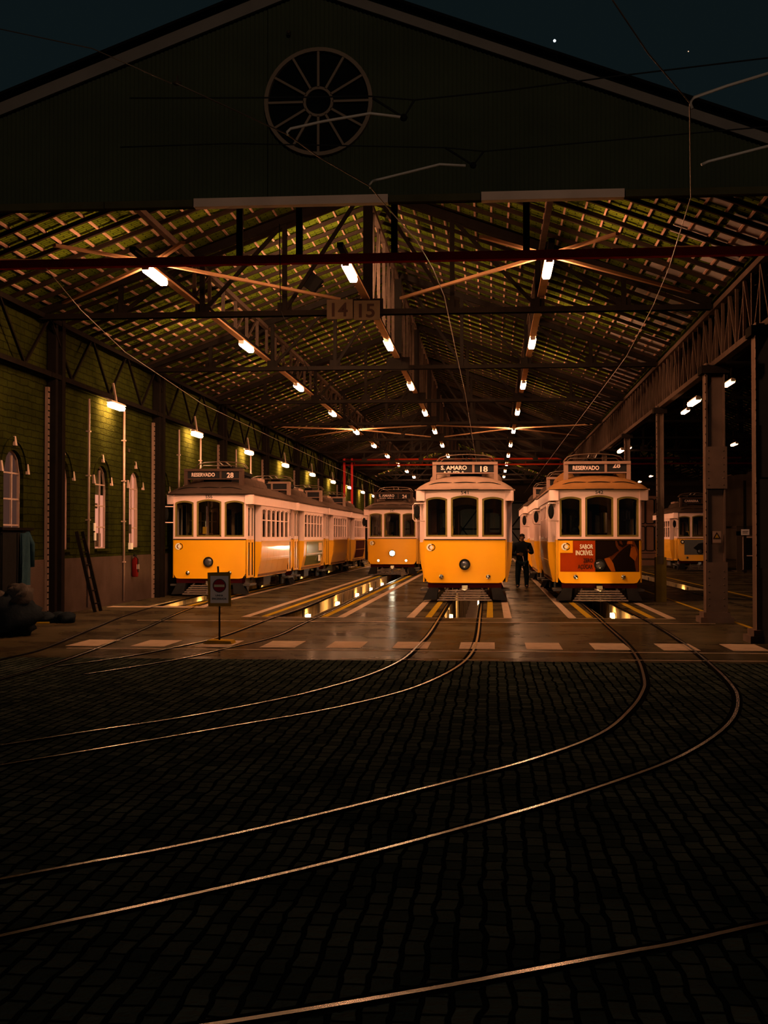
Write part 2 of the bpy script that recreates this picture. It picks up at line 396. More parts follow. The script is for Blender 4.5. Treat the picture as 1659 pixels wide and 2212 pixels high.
# floor with the open inspection pits
mb = MB(); xs = [-9.6]
hw = .36
edges = []
for k in (1, 2, 3, 4, 5): edges.append((TRACK[k]-hw, TRACK[k]+hw, PITY[k]))
prev = -9.6
for a, b, y in edges:
    mb.box(prev, 16.5, -.25, a, YE+.5, 0); mb.box(a, 16.5, -.25, b, y, 0); prev = b
mb.box(prev, 16.5, -.25, 19.5, YE+.5, 0)
struct(mb.build('floor', 'concrete'))
for k in (1, 2, 3, 4, 5):
    x, y = TRACK[k], PITY[k]; mb = MB()
    for sx in (-1, 1):
        a = x+sx*(hw-.015); mb.box(min(a, a+sx*.12), y-.12, -1.5, max(a, a+sx*.12), 100, -.002, 0)
        for j in range(24):          # pilaster ribs of the pit walls, coloured dark to break up the even light
            yy = y+.8+j*2.6
            mb.box(min(a, a-sx*.03), yy, -1.4, max(a, a-sx*.03), yy+.25, -.05, 2)
    mb.box(x-hw, y-.12, -1.5, x+hw, y+.015, -.002, 0); mb.box(x-hw-.12, y-.12, -1.6, x+hw+.12, 100, -1.4, 1)
    struct(mb.build('trim_%d' % k, ['pitwall', 'pitfloor', 'pitfloor']))
# painted markings
def marking(name, rects, m, label, group=None):
    mb = MB()
    for a, b, c, d in rects: mb.box(a, c, .0005, b, d, .004)
    return tag(mb.build(name, m), label, 'floor marking', group)
bars = ['cut by the left rail of the second track', 'left of the no entry sign base', 'behind the no entry sign base', 'right of the no entry sign base', 'second one right of the no entry sign', 'crossed by the left rail of the middle track',
        'crossed by the right rail of the middle track', 'first one right of the middle track', 'crossed by the left rail of the right track', 'crossed by the right rail of the right track', 'right of both right track rails']
for i in range(11):
    x = -2.17+.98*(i-4)
    marking('crosswalk_bar', [(x-.26, x+.26, 18.27, 19.4)], 'stripe', 'worn pale crossing bar on the floor, '+bars[i], 'crossing bars before the shed')
marking('stop_line', [(-6.2, 9, 17.86, 17.93)], 'stripe', 'thin pale line across the floor just below the crossing bars')
marking('threshold_line', [(-6.9, 4.2, 23.95, 24.02)], 'stripe', 'thin pale line across the floor between crossing bars and pits')
for r_, q_ in (((-2.0, -.9, 16.6, 16.66), 'left of the middle track'), ((-.7, .1, 16.6, 16.66), 'between the middle track rails'), ((1.7, 3.6, 16.75, 16.81), 'across the right track')):
    marking('cut_line', [r_], 'stripe', 'faint short pale line at the edge of the cobbles, '+q_)
desc = {1: 'the far left tram', 2: 'the tram with its headlamp lit', 3: 'the middle tram', 4: 'the right tram with the red advert'}
for k in (1, 2, 3, 4):
    c, y = TRACK[k], PITY[k]
    for sx, side in ((-1, 'left'), (1, 'right')):
        if k == 1 and sx < 0: continue
        o = c+sx*.98; i = c+sx*.62
        marking('track_stripe', [(o-.08, o+.08, y, 96)], 'stripe', 'pale stripe by the pit under %s, %s side' % (desc[k], side), 'pale stripes along the pits')
        marking('pit_stripe', [(i-.065, i+.065, y+.1, 96)], 'stripey', 'yellow stripe by the rail under %s, %s side' % (desc[k], side), 'yellow stripes along the pits')
    marking('pit_end_line', [(c-1.05, c+1.05, y-.16, y-.11)], 'stripe', 'thin pale line closing the pit in front of %s' % desc[k], 'lines at the pit ends')
marking('start_line', [(-8.9, -6.6, 28.4, 28.9)], 'stripe', 'pale worn patch line on the floor before the far left tram')
marking('hall_line', [(4.6, 4.68, 22, 60), (7.0, 7.1, 30, 80)], 'stripey', 'pair of yellow floor lines running back through the right hall')

# rails
def catmull(P, n=8):
    out = []
    P = [Vector((p[0], p[1])) for p in P]
    for i in range(len(P)-1):
        p0, p1, p2, p3 = P[max(i-1, 0)], P[i], P[i+1], P[min(i+2, len(P)-1)]
        for j in range(n):
            t = j/n
            out.append(.5*((2*p1)+(-p0+p2)*t+(2*p0-5*p1+4*p2-p3)*t*t+(-p0+3*p1-3*p2+p3)*t**3))
    out.append(P[-1]); return out
def smooth(P, it=2):
    for _ in range(it): P = [P[0]]+[(P[i-1]+2*P[i]+P[i+1])/4 for i in range(1, len(P)-1)]+[P[-1]]
    return P
def rail(pts, inner, label, group):
    P = smooth(catmull(pts)); n = len(P); mb = MB()
    nor = []
    for i in range(n):
        d = (P[min(i+1, n-1)]-P[max(i-1, 0)]).normalized(); nor.append(Vector((d.y, -d.x)))
    for o0, o1, z, mi in ((-.016, .016, .010, 0), (.016, .05, .003, 1), (.05, .062, .004, 1), (-.045, -.016, .003, 1)):
        for i in range(n-1):
            q = [P[i]+nor[i]*o0*inner, P[i]+nor[i]*o1*inner, P[i+1]+nor[i+1]*o1*inner, P[i+1]+nor[i+1]*o0*inner]
            mb.hexa([(a.x, a.y, -.02) for a in q], [(a.x, a.y, z) for a in q], mi)
    return tag(mb.build('tram_rail', ['railhead', 'groove']), label, 'rail', group)
g3L = [(955, 1325), (930, 1365), (905, 1393), (870, 1425), (800, 1458), (700, 1488), (600, 1512), (400, 1550), (200, 1580), (0, 1612), (-250, 1650)]
g3R = [(1037, 1330), (1032, 1375), (1020, 1410), (990, 1440), (930, 1472), (850, 1500), (700, 1535), (500, 1570), (250, 1613), (0, 1655), (-250, 1700)]
g4L = [(1264, 1310), (1310, 1352), (1350, 1388), (1378, 1425), (1392, 1470), (1388, 1495), (1365, 1530), (1300, 1585), (1150, 1642), (900, 1709), (600, 1783), (350, 1837), (180, 1868), (-100, 1922)]
g4R = [(1335, 1310), (1400, 1342), (1480, 1392), (1540, 1440), (1580, 1480), (1594, 1510), (1585, 1550), (1540, 1594), (1450, 1645), (1300, 1700), (1100, 1762), (800, 1844), (500, 1916), (250, 1972), (130, 1997), (-150, 2060)]
g2L = [(658, 1312), (590, 1334.5), (477, 1376), (387, 1397), (281, 1418), (120, 1441)]
g2R = [(734, 1312), (658, 1346), (594, 1376), (485, 1402), (375, 1427), (180, 1458)]
g1R = [(410, 1315), (300, 1364), (200, 1405), (100, 1440), (-20, 1475)]
g1L = [(300, 1320), (200, 1358), (90, 1403), (0, 1425), (-80, 1450)]
def rp(g, x, y0): return [(x, 98), (x, 70), (x, 50), (x, y0)]+[ground(*p) for p in g]
G = 'rails set in the floor'
rail(rp(g3L, -1.055, 33), -1, 'polished rail curving left from under the middle tram, its outer upper rail', G)
rail(rp(g3R, -.24, 33), 1, 'polished rail curving left from under the middle tram, its lower rail', G)
rail(rp(g4L, 2.19, 35), -1, 'polished rail curving left from under the right tram, its upper rail', G)
rail(rp(g4R, 3.0, 35), 1, 'polished rail sweeping widest across the cobbles from the right tram', G)
rail(rp(g2L, -4.44, 36), -1, 'dark rail passing behind the no entry sign base, upper of its pair', G)
rail(rp(g2R, -3.60, 36), 1, 'dark rail passing right of the no entry sign base, lower of its pair', G)
rail(rp(g1R, -7.34, 36), 1, 'dark rail leading to the far left tram, right one of its pair', G)
rail(rp(g1L, -8.16, 36), -1, 'dark rail leading to the far left tram, one nearest the wall', G)
rail([(5.79, 98), (5.79, 50), (5.9, 40), (5.95, 30), (6.3, 22)], -1, 'dark rail in the right hall behind the big column, left one', G)
rail([(6.61, 98), (6.61, 50), (6.75, 40), (6.9, 30), (7.4, 22)], 1, 'dark rail in the right hall behind the big column, right one', G)
rail([(9.4, 98), (9.4, 60), (9.2, 45), (8.4, 34), (7.6, 27)], -1, 'dark rail in the right hall in front of the distant tram, left one', G)
rail([(10.2, 98), (10.2, 60), (10.05, 45), (9.3, 34), (8.5, 27)], 1, 'dark rail in the right hall in front of the distant tram, right one', G)
rail([ground(*p) for p in ((1900, 1950), (1659, 1997), (1470, 2040), (1350, 2062), (1120, 2105), (1000, 2128), (800, 2163), (500, 2212), (100, 2272))], 1, 'faint rail near the bottom corner of the cobbled yard', G)

# ------------------------------------------------------------------ left wall with windows
WIN = [23.2+2.72*k for k in range(7)]
WW = .5
holes = [(y-WW, y+WW, 1.36, 2.85, .45) for y in WIN]
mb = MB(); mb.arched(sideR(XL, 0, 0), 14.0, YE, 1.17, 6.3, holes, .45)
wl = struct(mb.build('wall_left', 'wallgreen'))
mb = MB(); mb.box(XL-.45, 14, -.2, XL+.03, YE, 1.17)
struct(mb.build('baseboard_left', 'plinth'))
lit = [1, 2, 2, 2, 0, 0, 0]
for k, y in enumerate(WIN):
    h = (y-WW, y+WW, 1.36, 2.85, .45); Ms = sideR(XL, 0, 0); D = .10
    mb = MB(); mb.outline(Ms, h, D, .05, .05)
    for j in (1, 2, 3): mb.bar(Ms(y-WW, 1.36+j*.5, D), Ms(y+WW, 1.36+j*.5, D), .03, .03)
    for q in ((-.33, 0, .33) if k == 3 else (0.12,)): mb.bar(Ms(y+q, 1.36, D), Ms(y+q, 3.2, D), .035, .035)
    w = struct(mb.build('window_%d' % (k+1), 'pink'))
    p = MB(); p.pane(Ms, (y-WW, y+WW, 1.36, 2.62 if k == 2 else 2.85, 0 if k == 2 else .45), D+.03, .01); p.build('pane', {0: 'gableglass', 1: 'dimpane', 2: 'litpane'}[lit[k]], w)
    b = MB(); b.pane(Ms, h, .2, .02); b.build('back_board', 'recess', w)
    b = MB(); b.box(XL-.15, y-WW-.02, 1.30, XL+.06, y+WW+.02, 1.36); b.build('sill', 'wallgreen', w)
    if k == 2:
        b = MB(); b.box(XL-D-.025, y-.1, 1.40, XL-D-.02, y+.3, 1.72); b.box(XL-D-.025, y-.25, 2.3, XL-D-.02, y+.05, 2.42); b.build('blind', 'plate', w)
    b = MB(); b.arc((y, 2.85), .62, .70, .1, PI-.1, sideR(XL+.03, 0, 0), 0, .05, 0, 12); b.build('hood_mould', 'wallgreen', w)
    b = MB()
    for dy, z0, z1 in ((-.66, 2.86, 3.06), (.66, 2.86, 3.06), (0, 3.38, 3.56)):
        b.hexa([(XL, y+dy-.05, z0), (XL+.055, y+dy-.05, z0), (XL+.055, y+dy+.05, z0), (XL, y+dy+.05, z0)], [(XL, y+dy-.03, z1), (XL+.03, y+dy-.03, z1), (XL+.03, y+dy+.03, z1), (XL, y+dy+.03, z1)])
    b.build('keystone', 'pink', w)

# conduits and laced columns of the wall
ordn = ['first', 'second', 'third', 'fourth', 'fifth', 'sixth', 'seventh', 'eighth', 'ninth', 'tenth', 'eleventh', 'twelfth']
cl = ['between the first and second bright windows', 'between the second and third bright windows', 'right of the far left tram sign box', 'behind the far left tram roof', 'far down the green wall, nearer one', 'far down the green wall, further one']
for j in range(6):
    y = 27.5+8.16*(j//2)+2.72*(j % 2)
    mb = MB(); mb.cyl((XL+.06, y, .05), (XL+.06, y, 4.75), .027, 8)
    for z in (1., 2., 3., 4.): mb.box(XL, y-.05, z, XL+.1, y+.05, z+.03)
    tag(mb.build('conduit', 'pink'), 'thin pale vertical pipe on the green wall '+cl[j], 'pipe', 'pipes on the left wall')
wc = empty('wall_column', (XL+.02, 24.85, 0), 'dark riveted iron wall column nearest the yard, with pale dashed edge', 'column', 'iron columns along the left wall')
mb = MB(); mb.box(.0, .08, 0, .18, .22, 6.2); mb.box(.0, .36, 0, .22, .56, 6.2); mb.box(0, .2, 0, .08, .4, 6.2); mb.build('web', 'truss', wc)
mb = MB(); mb.box(0, -.045, 0, .07, .045, 4.7, 0)
for j in range(36): mb.box(.065, -.047, .1+j*.128, .075, .047, .13+j*.128, 1)
mb.build('flange', ['flange', 'truss'], wc)
for j in range(1, 10):
    c = copy_tree(wc); c.location.y = 24.85+8.05*j
    c['label'] = ['', 'dark iron wall column just left of the far left tram mirror', 'dark iron wall column above the sign box of the far left tram', 'dark iron wall column above the roof of the far left tram'][j] if j < 4 else 'dark iron column on the left wall, %s from the yard' % ordn[j]

# girders: lattice of the eaves (left wall) and of the column row (right)
def girder(x, y0, L, zb, zt, dense, m, label, group):
    g = empty('lattice_girder', (x, y0, 0), label, 'girder', group)
    MB().box(-.07, 0, zb, .07, L, zb+.10).build('bottom_chord', m, g)
    MB().box(-.07, 0, zt-.10, .07, L, zt).build('top_chord', m, g)
    br = None
    n = 12 if dense else 6
    vb = MB().bar((0, 0, zb), (0, 0, zt), .06, .05, 0, (1, 0, 0)).mesh('post', [m])
    db = MB().bar((0, 0, zb+.05), (0, L/n, zt-.05), .05, .05, 0, (1, 0, 0)).mesh('brace', [m])
    dn = MB().bar((.03, L/n, zb+.05), (.03, 0, zt-.05), .05, .05, 0, (1, 0, 0)).mesh('brace', [m])
    def put(nm, me, y, xx=0):
        o = bpy.data.objects.new(nm, me); COL.objects.link(o); o.parent = g; o.location = (xx, y, 0)
    for i in range(n):
        if dense: put('post', vb, i*L/n); put('post', vb, i*L/n+.25, .05)
        put('brace', db if i % 2 else dn, i*L/n)
    return g
g0 = girder(XL+.16, 16.6, 8.0, 4.88, 6.10, False, 'truss', 'dark zigzag lattice girder along the top of the green wall, bay nearest the yard', 'lattice girders on the left wall')
for k in range(1, 11):
    c = copy_tree(g0); c.location.y = 16.6+8.05*k; c['label'] = 'dark zigzag lattice girder along the top of the green wall, %s bay from the yard' % ordn[k]
g0 = girder(XC, 16.3, 8.0, 4.9, 6.08, True, 'lath', 'slatted lattice girder over the right columns, bay nearest the yard', 'lattice girders over the right columns')
for k in range(1, 11):
    c = copy_tree(g0); c.location.y = 16.3+8.0*k; c['label'] = 'slatted lattice girder over the right columns, %s bay from the yard' % ordn[k]

# roof: tiled slopes with rafters and battens
def slope(name, rx, sgn, x_out, extra_sheet):
    w = abs(x_out-rx); mb = MB()
    t = .05
    g_ = GY+.08
    mb.hexa([(rx, g_, RIDGE), (x_out, g_, roofz(x_out, rx)), (x_out, YE, roofz(x_out, rx)), (rx, YE, RIDGE)],
            [(rx, g_, RIDGE+t), (x_out, g_, roofz(x_out, rx)+t), (x_out, YE, roofz(x_out, rx)+t), (rx, YE, RIDGE+t)], 0)
    c = struct(mb.build(name, 'tile'))
    L = w*math.hypot(1, SLOPE); ang = math.atan(SLOPE)
    rm = MB().box(-.0, -.035, -.115, L-.05, .035, -.045).mesh('rafter', ['rafter'])
    k = 0; y = GY+.4
    while y < YE and k < 99:
        o = bpy.data.objects.new('rafter', rm); COL.objects.link(o); o.parent = c
        o.location = (rx, y, RIDGE); o.rotation_euler = (0, ang if sgn > 0 else PI-ang, 0)
        if sgn < 0: o.rotation_euler = (0, ang, PI)
        y += .78; k += 1
    bmh = MB().box(-.017, 0, -.045, .017, YE-GY, -.003).mesh('batten', ['batten'])
    nb = 21
    for i in range(nb):
        s = .2+(w-.35)*i/(nb-1)
        o = bpy.data.objects.new('batten', bmh); COL.objects.link(o); o.parent = c
        o.location = (rx+sgn*s, GY+.08, RIDGE-SLOPE*s); o.rotation_euler = (0, ang*sgn, 0)
    if extra_sheet:
        mb = MB(); y = GY+.5; i = 0
        while y < 90:
            for a, b in ((.90, .99), (.80, .88)):
                if (i*7+int(a*10)*3) % 5 < (4 if a > .85 else 2):
                    xa, xb = rx+sgn*w*a, rx+sgn*w*b
                    z0, z1 = roofz(xa, rx)-.012, roofz(xb, rx)-.012
                    mb.hexa([(xa, y, z0-.006), (xb, y, z1-.006), (xb, y+.95, z1-.006), (xa, y+.95, z0-.006)], [(xa, y, z0), (xb, y, z1), (xb, y+.95, z1), (xa, y+.95, z0)])
            y += 1.1; i += 1
        mb.build('sheet', 'skylight', c)
    return c
slope('ceiling', RX, -1, XL-.2, False)
slope('ceiling', RX, 1, XC, True)
RX2 = 11.0
slope('ceiling', RX2, -1, XC, False)
slope('ceiling', RX2, 1, 17.8, False)

# roof trusses
def make_truss(label):
    t = empty('roof_truss', (RX, TY[0], 0), label, 'roof truss', 'iron roof trusses of the main hall')
    W = 6.6; zb = 6.05
    MB().box(-W, -.10, zb-.07, W, -.03, zb+.03).box(-W, .03, zb-.07, W, .10, zb+.03).build('tie_beam', 'truss', t)
    for s in (-1, 1):
        MB().bar((0, 0, RIDGE-.25), (s*W, 0, 6.22-.10), .14, .16, 0, (0, 1, 0)).build('top_chord', 'truss', t)
    MB().box(-.09, -.05, zb, .09, .05, RIDGE-.2).box(-.3, -.02, zb-.1, .3, .02, zb+.25).build('king_post', 'truss', t)
    P = [1.65, 3.3, 4.95]
    for s in (-1, 1):
        for i, x in enumerate(P):
            MB().box(s*x-.045, -.04, zb, s*x+.045, .04, roofz(RX+x)-.2).box(s*x-.14, -.015, zb-.04, s*x+.14, .015, zb+.2).build('post', 'truss', t)
            xi = P[i-1] if i else .12
            MB().bar((s*x, 0, zb+.03), (s*xi, 0, roofz(RX+xi)-.25), .07, .06, 0, (0, 1, 0)).build('diagonal', 'truss', t)
    return t
tr = make_truss('dark iron roof truss carrying the 14 and 15 plates')
for k in range(1, 11):
    c = copy_tree(tr); c.location.y = TY[k]; c['label'] = 'dark iron roof truss, %s behind the one with the number plates' % ordn[k-1]
for k in range(0, 10):
    c = copy_tree(tr); c.location = (RX2, TY[k], 0); c['group'] = 'iron roof trusses of the right hall'
    c['label'] = 'dark iron truss in the right hall roof beyond the columns, %s from the yard' % ordn[k]
mb = MB(); mb.box(XL, -.07, 5.93, XC, .07, 6.06)
rb = tag(mb.build('cross_beam', 'redbeam', None, (0, 19.4, 0)), 'dark red beam across the hall in front of the lamps', 'beam')
for x in (-3.95, -3.0, -1.5, .55): MB().box(x-.05, -.04, 6.06, x+.05, .04, roofz(x)-.15).build('hanger', 'truss', rb)
# longitudinal girders with the cable trays the lamps hang from
names = {-5.86: 'left', -2.43: 'ridge', .97: 'right'}
LXS = (-5.86, -2.43, .97)
for x in LXS:
    g = empty('longitudinal_girder', (x, 0, 0), 'dark lengthwise truss of laths above the %s row of ceiling lamps' % names[x], 'girder', 'lengthwise trusses over the lamp rows')
    zt = roofz(x)-.28
    MB().box(-.05, 20, zt-.08, .05, 104, zt+.02).build('upper_chord', 'lath', g)
    MB().box(-.05, 20, 6.32, .05, 104, 6.40).build('lower_chord', 'truss', g)
    pm = MB().box(-.035, -.03, 6.36, .035, .03, zt).mesh('post', ['lath'])
    bm_ = MB().bar((0, 0, 6.38), (0, 1.33, zt-.03), .04, .04).mesh('brace', ['lath'])
    for i in range(48):
        for nm, me in (('post', pm), ('brace', bm_)):
            if nm == 'brace' and i % 3 == 2: continue
            o = bpy.data.objects.new(nm, me); COL.objects.link(o); o.parent = g; o.location = (0, 24.3+i*1.3333, 0)
    mb = MB(); mb.box(-.07, 20.6, 6.27, .07, 98, 6.31)
    tag(mb.build('cable_tray', 'tray', None, (x, 0, 0)), 'flat brown cable tray carrying the %s row of ceiling lamps' % names[x], 'cable tray', 'cable trays of the lamp rows')
# braces
def star(x, y, z, ends, label):
    s = empty('wind_brace', (x, y, z), label, 'brace', 'crossing roof braces')
    MB().box(-.22, -.2, -.03, .22, .2, .0).build('gusset', 'tray', s)
    for ex, ey in ends: MB().bar((0, 0, 0), (ex, ey, -.12), .07, .05).build('brace_bar', 'tray', s)
star(.95, 21.3, 6.42, [(-2.7, 3.0), (2.9, 3.0), (-1.1, -1.9), (1.0, -1.9), (2.4, -.9)], 'star of pale braces above the nearest lamp of the right row')
star(-5.86, 21.3, 6.42, [(-2.7, 3.0), (2.9, 3.0), (-1.1, -1.9), (1.0, -1.9), (-2.4, -.9)], 'star of pale braces above the nearest lamp of the left row')
star(.95, 54.6, 6.36, [(-3.2, 3), (3.2, 3), (-3.2, -3), (3.2, -3)], 'star of pale braces far back on the right lamp row')
star(-5.86, 54.6, 6.36, [(-3.2, 3), (3.2, 3), (-3.2, -3), (3.2, -3)], 'star of pale braces far back on the left lamp row')

# lamps
def lamp_meshes(L, m):
    h = MB().box(-.035, -L/2, .045, .035, L/2, .085).box(-.06, -L/2-.06, -.02, .06, -L/2, .06).box(-.06, L/2, -.02, .06, L/2+.06, .06).mesh('housing', ['housing'])
    prof = [(-.075, .0), (-.06, .04), (.06, .04), (.075, 0), (.055, -.05), (-.055, -.05)]
    d = MB().prism(prof, lambda u, w, t: (u, t, w), -L/2, L/2).mesh('tube_cover', [m])
    return h, d
HM, DM = lamp_meshes(1.15, 'tube')
HH, HD = lamp_meshes(1.15, 'halltube')
def lamp(x, y, z, label, group, hm=HM, dm=DM, rot=(0, 0, 0), hang=None):
    o = empty('ceiling_lamp', (x, y, z), label, 'lamp', group); o.rotation_euler = rot
    for nm, me in (('housing', hm), ('tube_cover', dm)):
        c = bpy.data.objects.new(nm, me); COL.objects.link(c); c.parent = o
    if hang:
        for q_ in (-.3, .3): MB().cyl((0, q_, .08), (0, q_, hang if z > 5.5 else .13), .012, 6).build('hanger', 'truss', o)
    return o
nth = ['nearest', 'second nearest', 'third nearest', 'fourth nearest', 'fifth nearest', 'sixth nearest', 'seventh nearest', 'eighth nearest', 'ninth nearest', 'tenth nearest']
for x in LXS:
    for k in range(10):
        lamp(x, 21.4+8.2*k, 6.2, 'lit fluorescent lamp, %s of the %s row under the roof' % (nth[k], {'left': 'left', 'ridge': 'middle', 'right': 'right'}[names[x]]), 'ceiling lamps of the main hall')
hall = [(4.72, 29.6, 4.78, 'large lit lamp under the right girder, left of the big column'), (4.72, 46.2, 4.78, 'lit lamp under the right girder above the tram with the red advert'),
        (6.9, 37.0, 6.1, 'lit lamp beyond the right girder, seen right of the big column'), (6.9, 45.2, 6.1, 'lit lamp just below the large one at the right girder'), (6.9, 63.5, 6.1, 'small lit lamp beyond the second column'),
        (11.7, 61.5, 6.1, 'small lit lamp right of the big column, lower one'), (11.7, 69, 6.1, 'small lit lamp left of the big column in the far hall roof'), (11.7, 93, 6.1, 'small lit lamp over the roof of the distant right tram'), (11.7, 100, 6.0, 'tiny lit lamp at the far end of the right hall')]
for x, y, z, lb in hall: lamp(x, y, z, lb, 'lamps of the right hall', HH, HD, hang=.9)
# wall lamps on brackets
_, WD = lamp_meshes(.95, 'walltube')
wnames = ['nearest, on the green wall above the bright window', 'second, above the sign box of the far left tram', 'third, behind the trolley gear of the far left tram', 'fourth along the green wall', 'fifth along the green wall', 'sixth along the green wall', 'seventh along the green wall', 'eighth along the green wall', 'ninth and furthest along the green wall']
for k in range(9):
    y = 28.9+8.15*k
    o = empty('wall_lamp', (XL+.26, y, 4.74), 'lit fluorescent wall lamp, '+wnames[k], 'lamp', 'lamps along the left wall')
    MB().hexa([(-.07, -.55, .03), (.08, -.55, .03), (.08, .55, .03), (-.07, .55, .03)], [(-.04, -.55, .08), (.05, -.55, .08), (.05, .55, .08), (-.04, .55, .08)]).build('housing', 'housing', o)
    c = bpy.data.objects.new('tube_cover', WD); COL.objects.link(c); c.parent = o; c.location = (0, 0, -.03)
    MB().bar((0, 0, .08), (-.04, -.14, .52), .045, .03).bar((0, 0, .06), (-.2, 0, .12), .04, .04).build('bracket', 'pink', o)
# pit lamps; hidden-wall and in-between ones are added to brighten the pits
pl = [(1, -1, 34.3, 'lit pit lamp glowing beside the no entry sign'), (1, -1, 43.6, 'lit pit lamp under the rear of the far left tram'), (1, -1, 53, 'lit pit lamp under the second tram of the left line'), (1, -1, 62, 'lit pit lamp under the third tram of the left line'),
      (2, -1, 29.3, 'lit pit lamp nearest in the open pit of the second track'), (2, -1, 40.2, 'lit pit lamp second in the open pit of the second track'), (2, -1, 49.5, 'lit pit lamp third in the open pit of the second track'), (2, 1, 32.8, 'added unseen pit lamp on the right wall of the open second pit'), (2, 1, 42.8, 'added unseen pit lamp on the right wall further along the second pit'), (1, 1, 31.5, 'added unseen pit lamp on the right wall before the far left tram'),
      (3, -1, 29.5, 'pit lamp under the nose of the middle tram'), (3, 1, 36, 'pit lamp hidden deeper under the middle tram'), (4, 1, 30.4, 'lit pit lamp in front of the right tram'), (4, -1, 27.6, 'added unseen pit lamp on the left wall of the open pit before the right tram'), (3, 1, 27.4, 'added unseen pit lamp on the right wall of the open pit before the middle tram'), (2, -1, 35.0, 'small added pit lamp between the two bright ones of the second track'), (2, -1, 44.8, 'added fourth pit lamp, under the nose of the tram with the lit headlamp'), (5, 1, 43.5, 'pit lamp glowing low behind the yellow column guard')]
for k, s, y, lb in pl:
    a = TRACK[k]+s*(hw-.015)
    o = empty('pit_lamp', (a-s*.05, y, -.26), lb, 'lamp', 'lamps of the inspection pits')
    MB().box(-.02 if s < 0 else -.03, -.24, -.05, .03 if s < 0 else .02, .24, .05).build('tube_cover', 'pittube', o)
    MB().box((-.05 if s < 0 else .03), -.27, -.07, (-.03 if s < 0 else .05), .27, .07).build('housing', 'housing', o)

# columns of the right side
def column(x, y, w, d, label, guard=None, base=True, plates=True):
    c = empty('iron_column', (x, y, 0), label, 'column', 'iron columns of the right hall')
    mb = MB(); mb.box(-w/2, -d/2, 0, -w/2+.03, d/2, 4.95); mb.box(w/2-.03, -d/2, 0, w/2, d/2, 4.95); mb.box(-w/2+.03, -.02-d*.2, 0, w/2-.03, .02-d*.2, 4.95)
    if plates:
        for z0, z1 in ((0, 1.15), (2.55, 3.35)):
            mb.box(-w/2-.015, -d/2-.02, z0, w/2+.03, -d/2, z1)
            for i in range(int((z1-z0)/.13)):
                for sx in (-w/2+.04, w/2-.04): mb.ball((sx, -d/2-.02, z0+.07+i*.13), .014, 0, 6)
    mb.build('shaft', 'column', c)
    mb = MB(); mb.box(-w/2-.012, -d/2-.01, 0, -w/2, -d/2+.03, 4.9, 0)
    for i in range(30): mb.box(-w/2-.014, -d/2-.012, .05+i*.16, -w/2, -d/2-.005, .08+i*.16, 1)
    mb.build('edge_strip', ['flange', 'truss'], c)
    if base: MB().box(-w/2-.13, -d/2-.12, 0, w/2+.13, d/2+.12, .11).box(-w/2-.07, -d/2-.07, .11, w/2+.07, d/2+.07, .2).build('base', 'column', c)
    MB().box(-w/2-.08, -d/2-.05, 4.75, w/2+.08, d/2+.05, 4.9).build('capital', 'truss', c)
    return c
big = column(4.26, 24.4, .36, .36, 'big riveted iron column with warning sign, right of the tram with the red advert')
w = MB().box(-.07, -.215, 1.52, .085, -.205, 1.74).build('warning_plate', 'flange', big); w['label'] = 'pale warning plate with dark triangle'
MB().prism([(-.065, 1.60), (.08, 1.60), (.0075, 1.725)], front(0, -.225, 0), 0, .01).build('triangle', 'ink', w)
MB().prism([(-.03, 1.615), (.045, 1.615), (.0075, 1.685)], front(0, -.23, 0), 0, .005).build('triangle_face', 'signboard', w)
c2 = column(4.26, 32.1, .17, .2, 'slim dark column with yellow wrapped foot behind the big column', base=False, plates=False)
MB().box(-.13, -.15, 0, .13, .15, 1.12, 0).box(-.10, -.17, .95, .05, -.15, 1.15, 1).build('guard', ['colyellow', 'plate'], c2)
column(4.26, 19.85, .36, .36, 'dark column at the edge of the yard, nearest on the right')
column(4.26, 16.4, .36, .36, 'dark gable column at the right end of the pale beam')
for k, y in enumerate((40.1, 48.1, 56.1, 64.1, 72.1, 80.1, 88.1, 96.1)):
    column(4.3, y, .17, .2, 'slim dark column behind the right trams, %s beyond the yellow footed one' % ordn[k], base=False, plates=False)

# ------------------------------------------------------------------ gable
mb = MB(); x = -10.3; dx = .0145
gx, grz = -2.249, (7.335, .70)
def gtop(x): return 8.90-SLOPE*abs(x+2.4)
cols = []
while x < 5.6: cols.append(x); x += dx
for a, b in zip(cols, cols[1:]):
    ya, yb = GY+.012*math.sin(a*2*PI/.058), GY+.012*math.sin(b*2*PI/.058)
    segs = []
    if abs((a+b)/2-gx) < grz[1]-.02:
        ha, hb = [math.sqrt(max(0, (grz[1]-.02)**2-(q-gx)**2)) for q in (a, b)]
        segs = [(5.98, 5.98, grz[0]-ha, grz[0]-hb), (grz[0]+ha, grz[0]+hb, gtop(a), gtop(b))]
    else: segs = [(5.98, 5.98, gtop(a), gtop(b))]
    for l0, l1, h0, h1 in segs:
        mb.add([(a, ya, l0), (b, yb, l1), (b, yb, h1), (a, ya, h0), (a, ya+.012, l0), (b, yb+.012, l1), (b, yb+.012, h1), (a, ya+.012, h0)], [(0, 1, 2, 3), (7, 6, 5, 4)], 0, True)
struct(mb.build('wall_front', 'corr'))
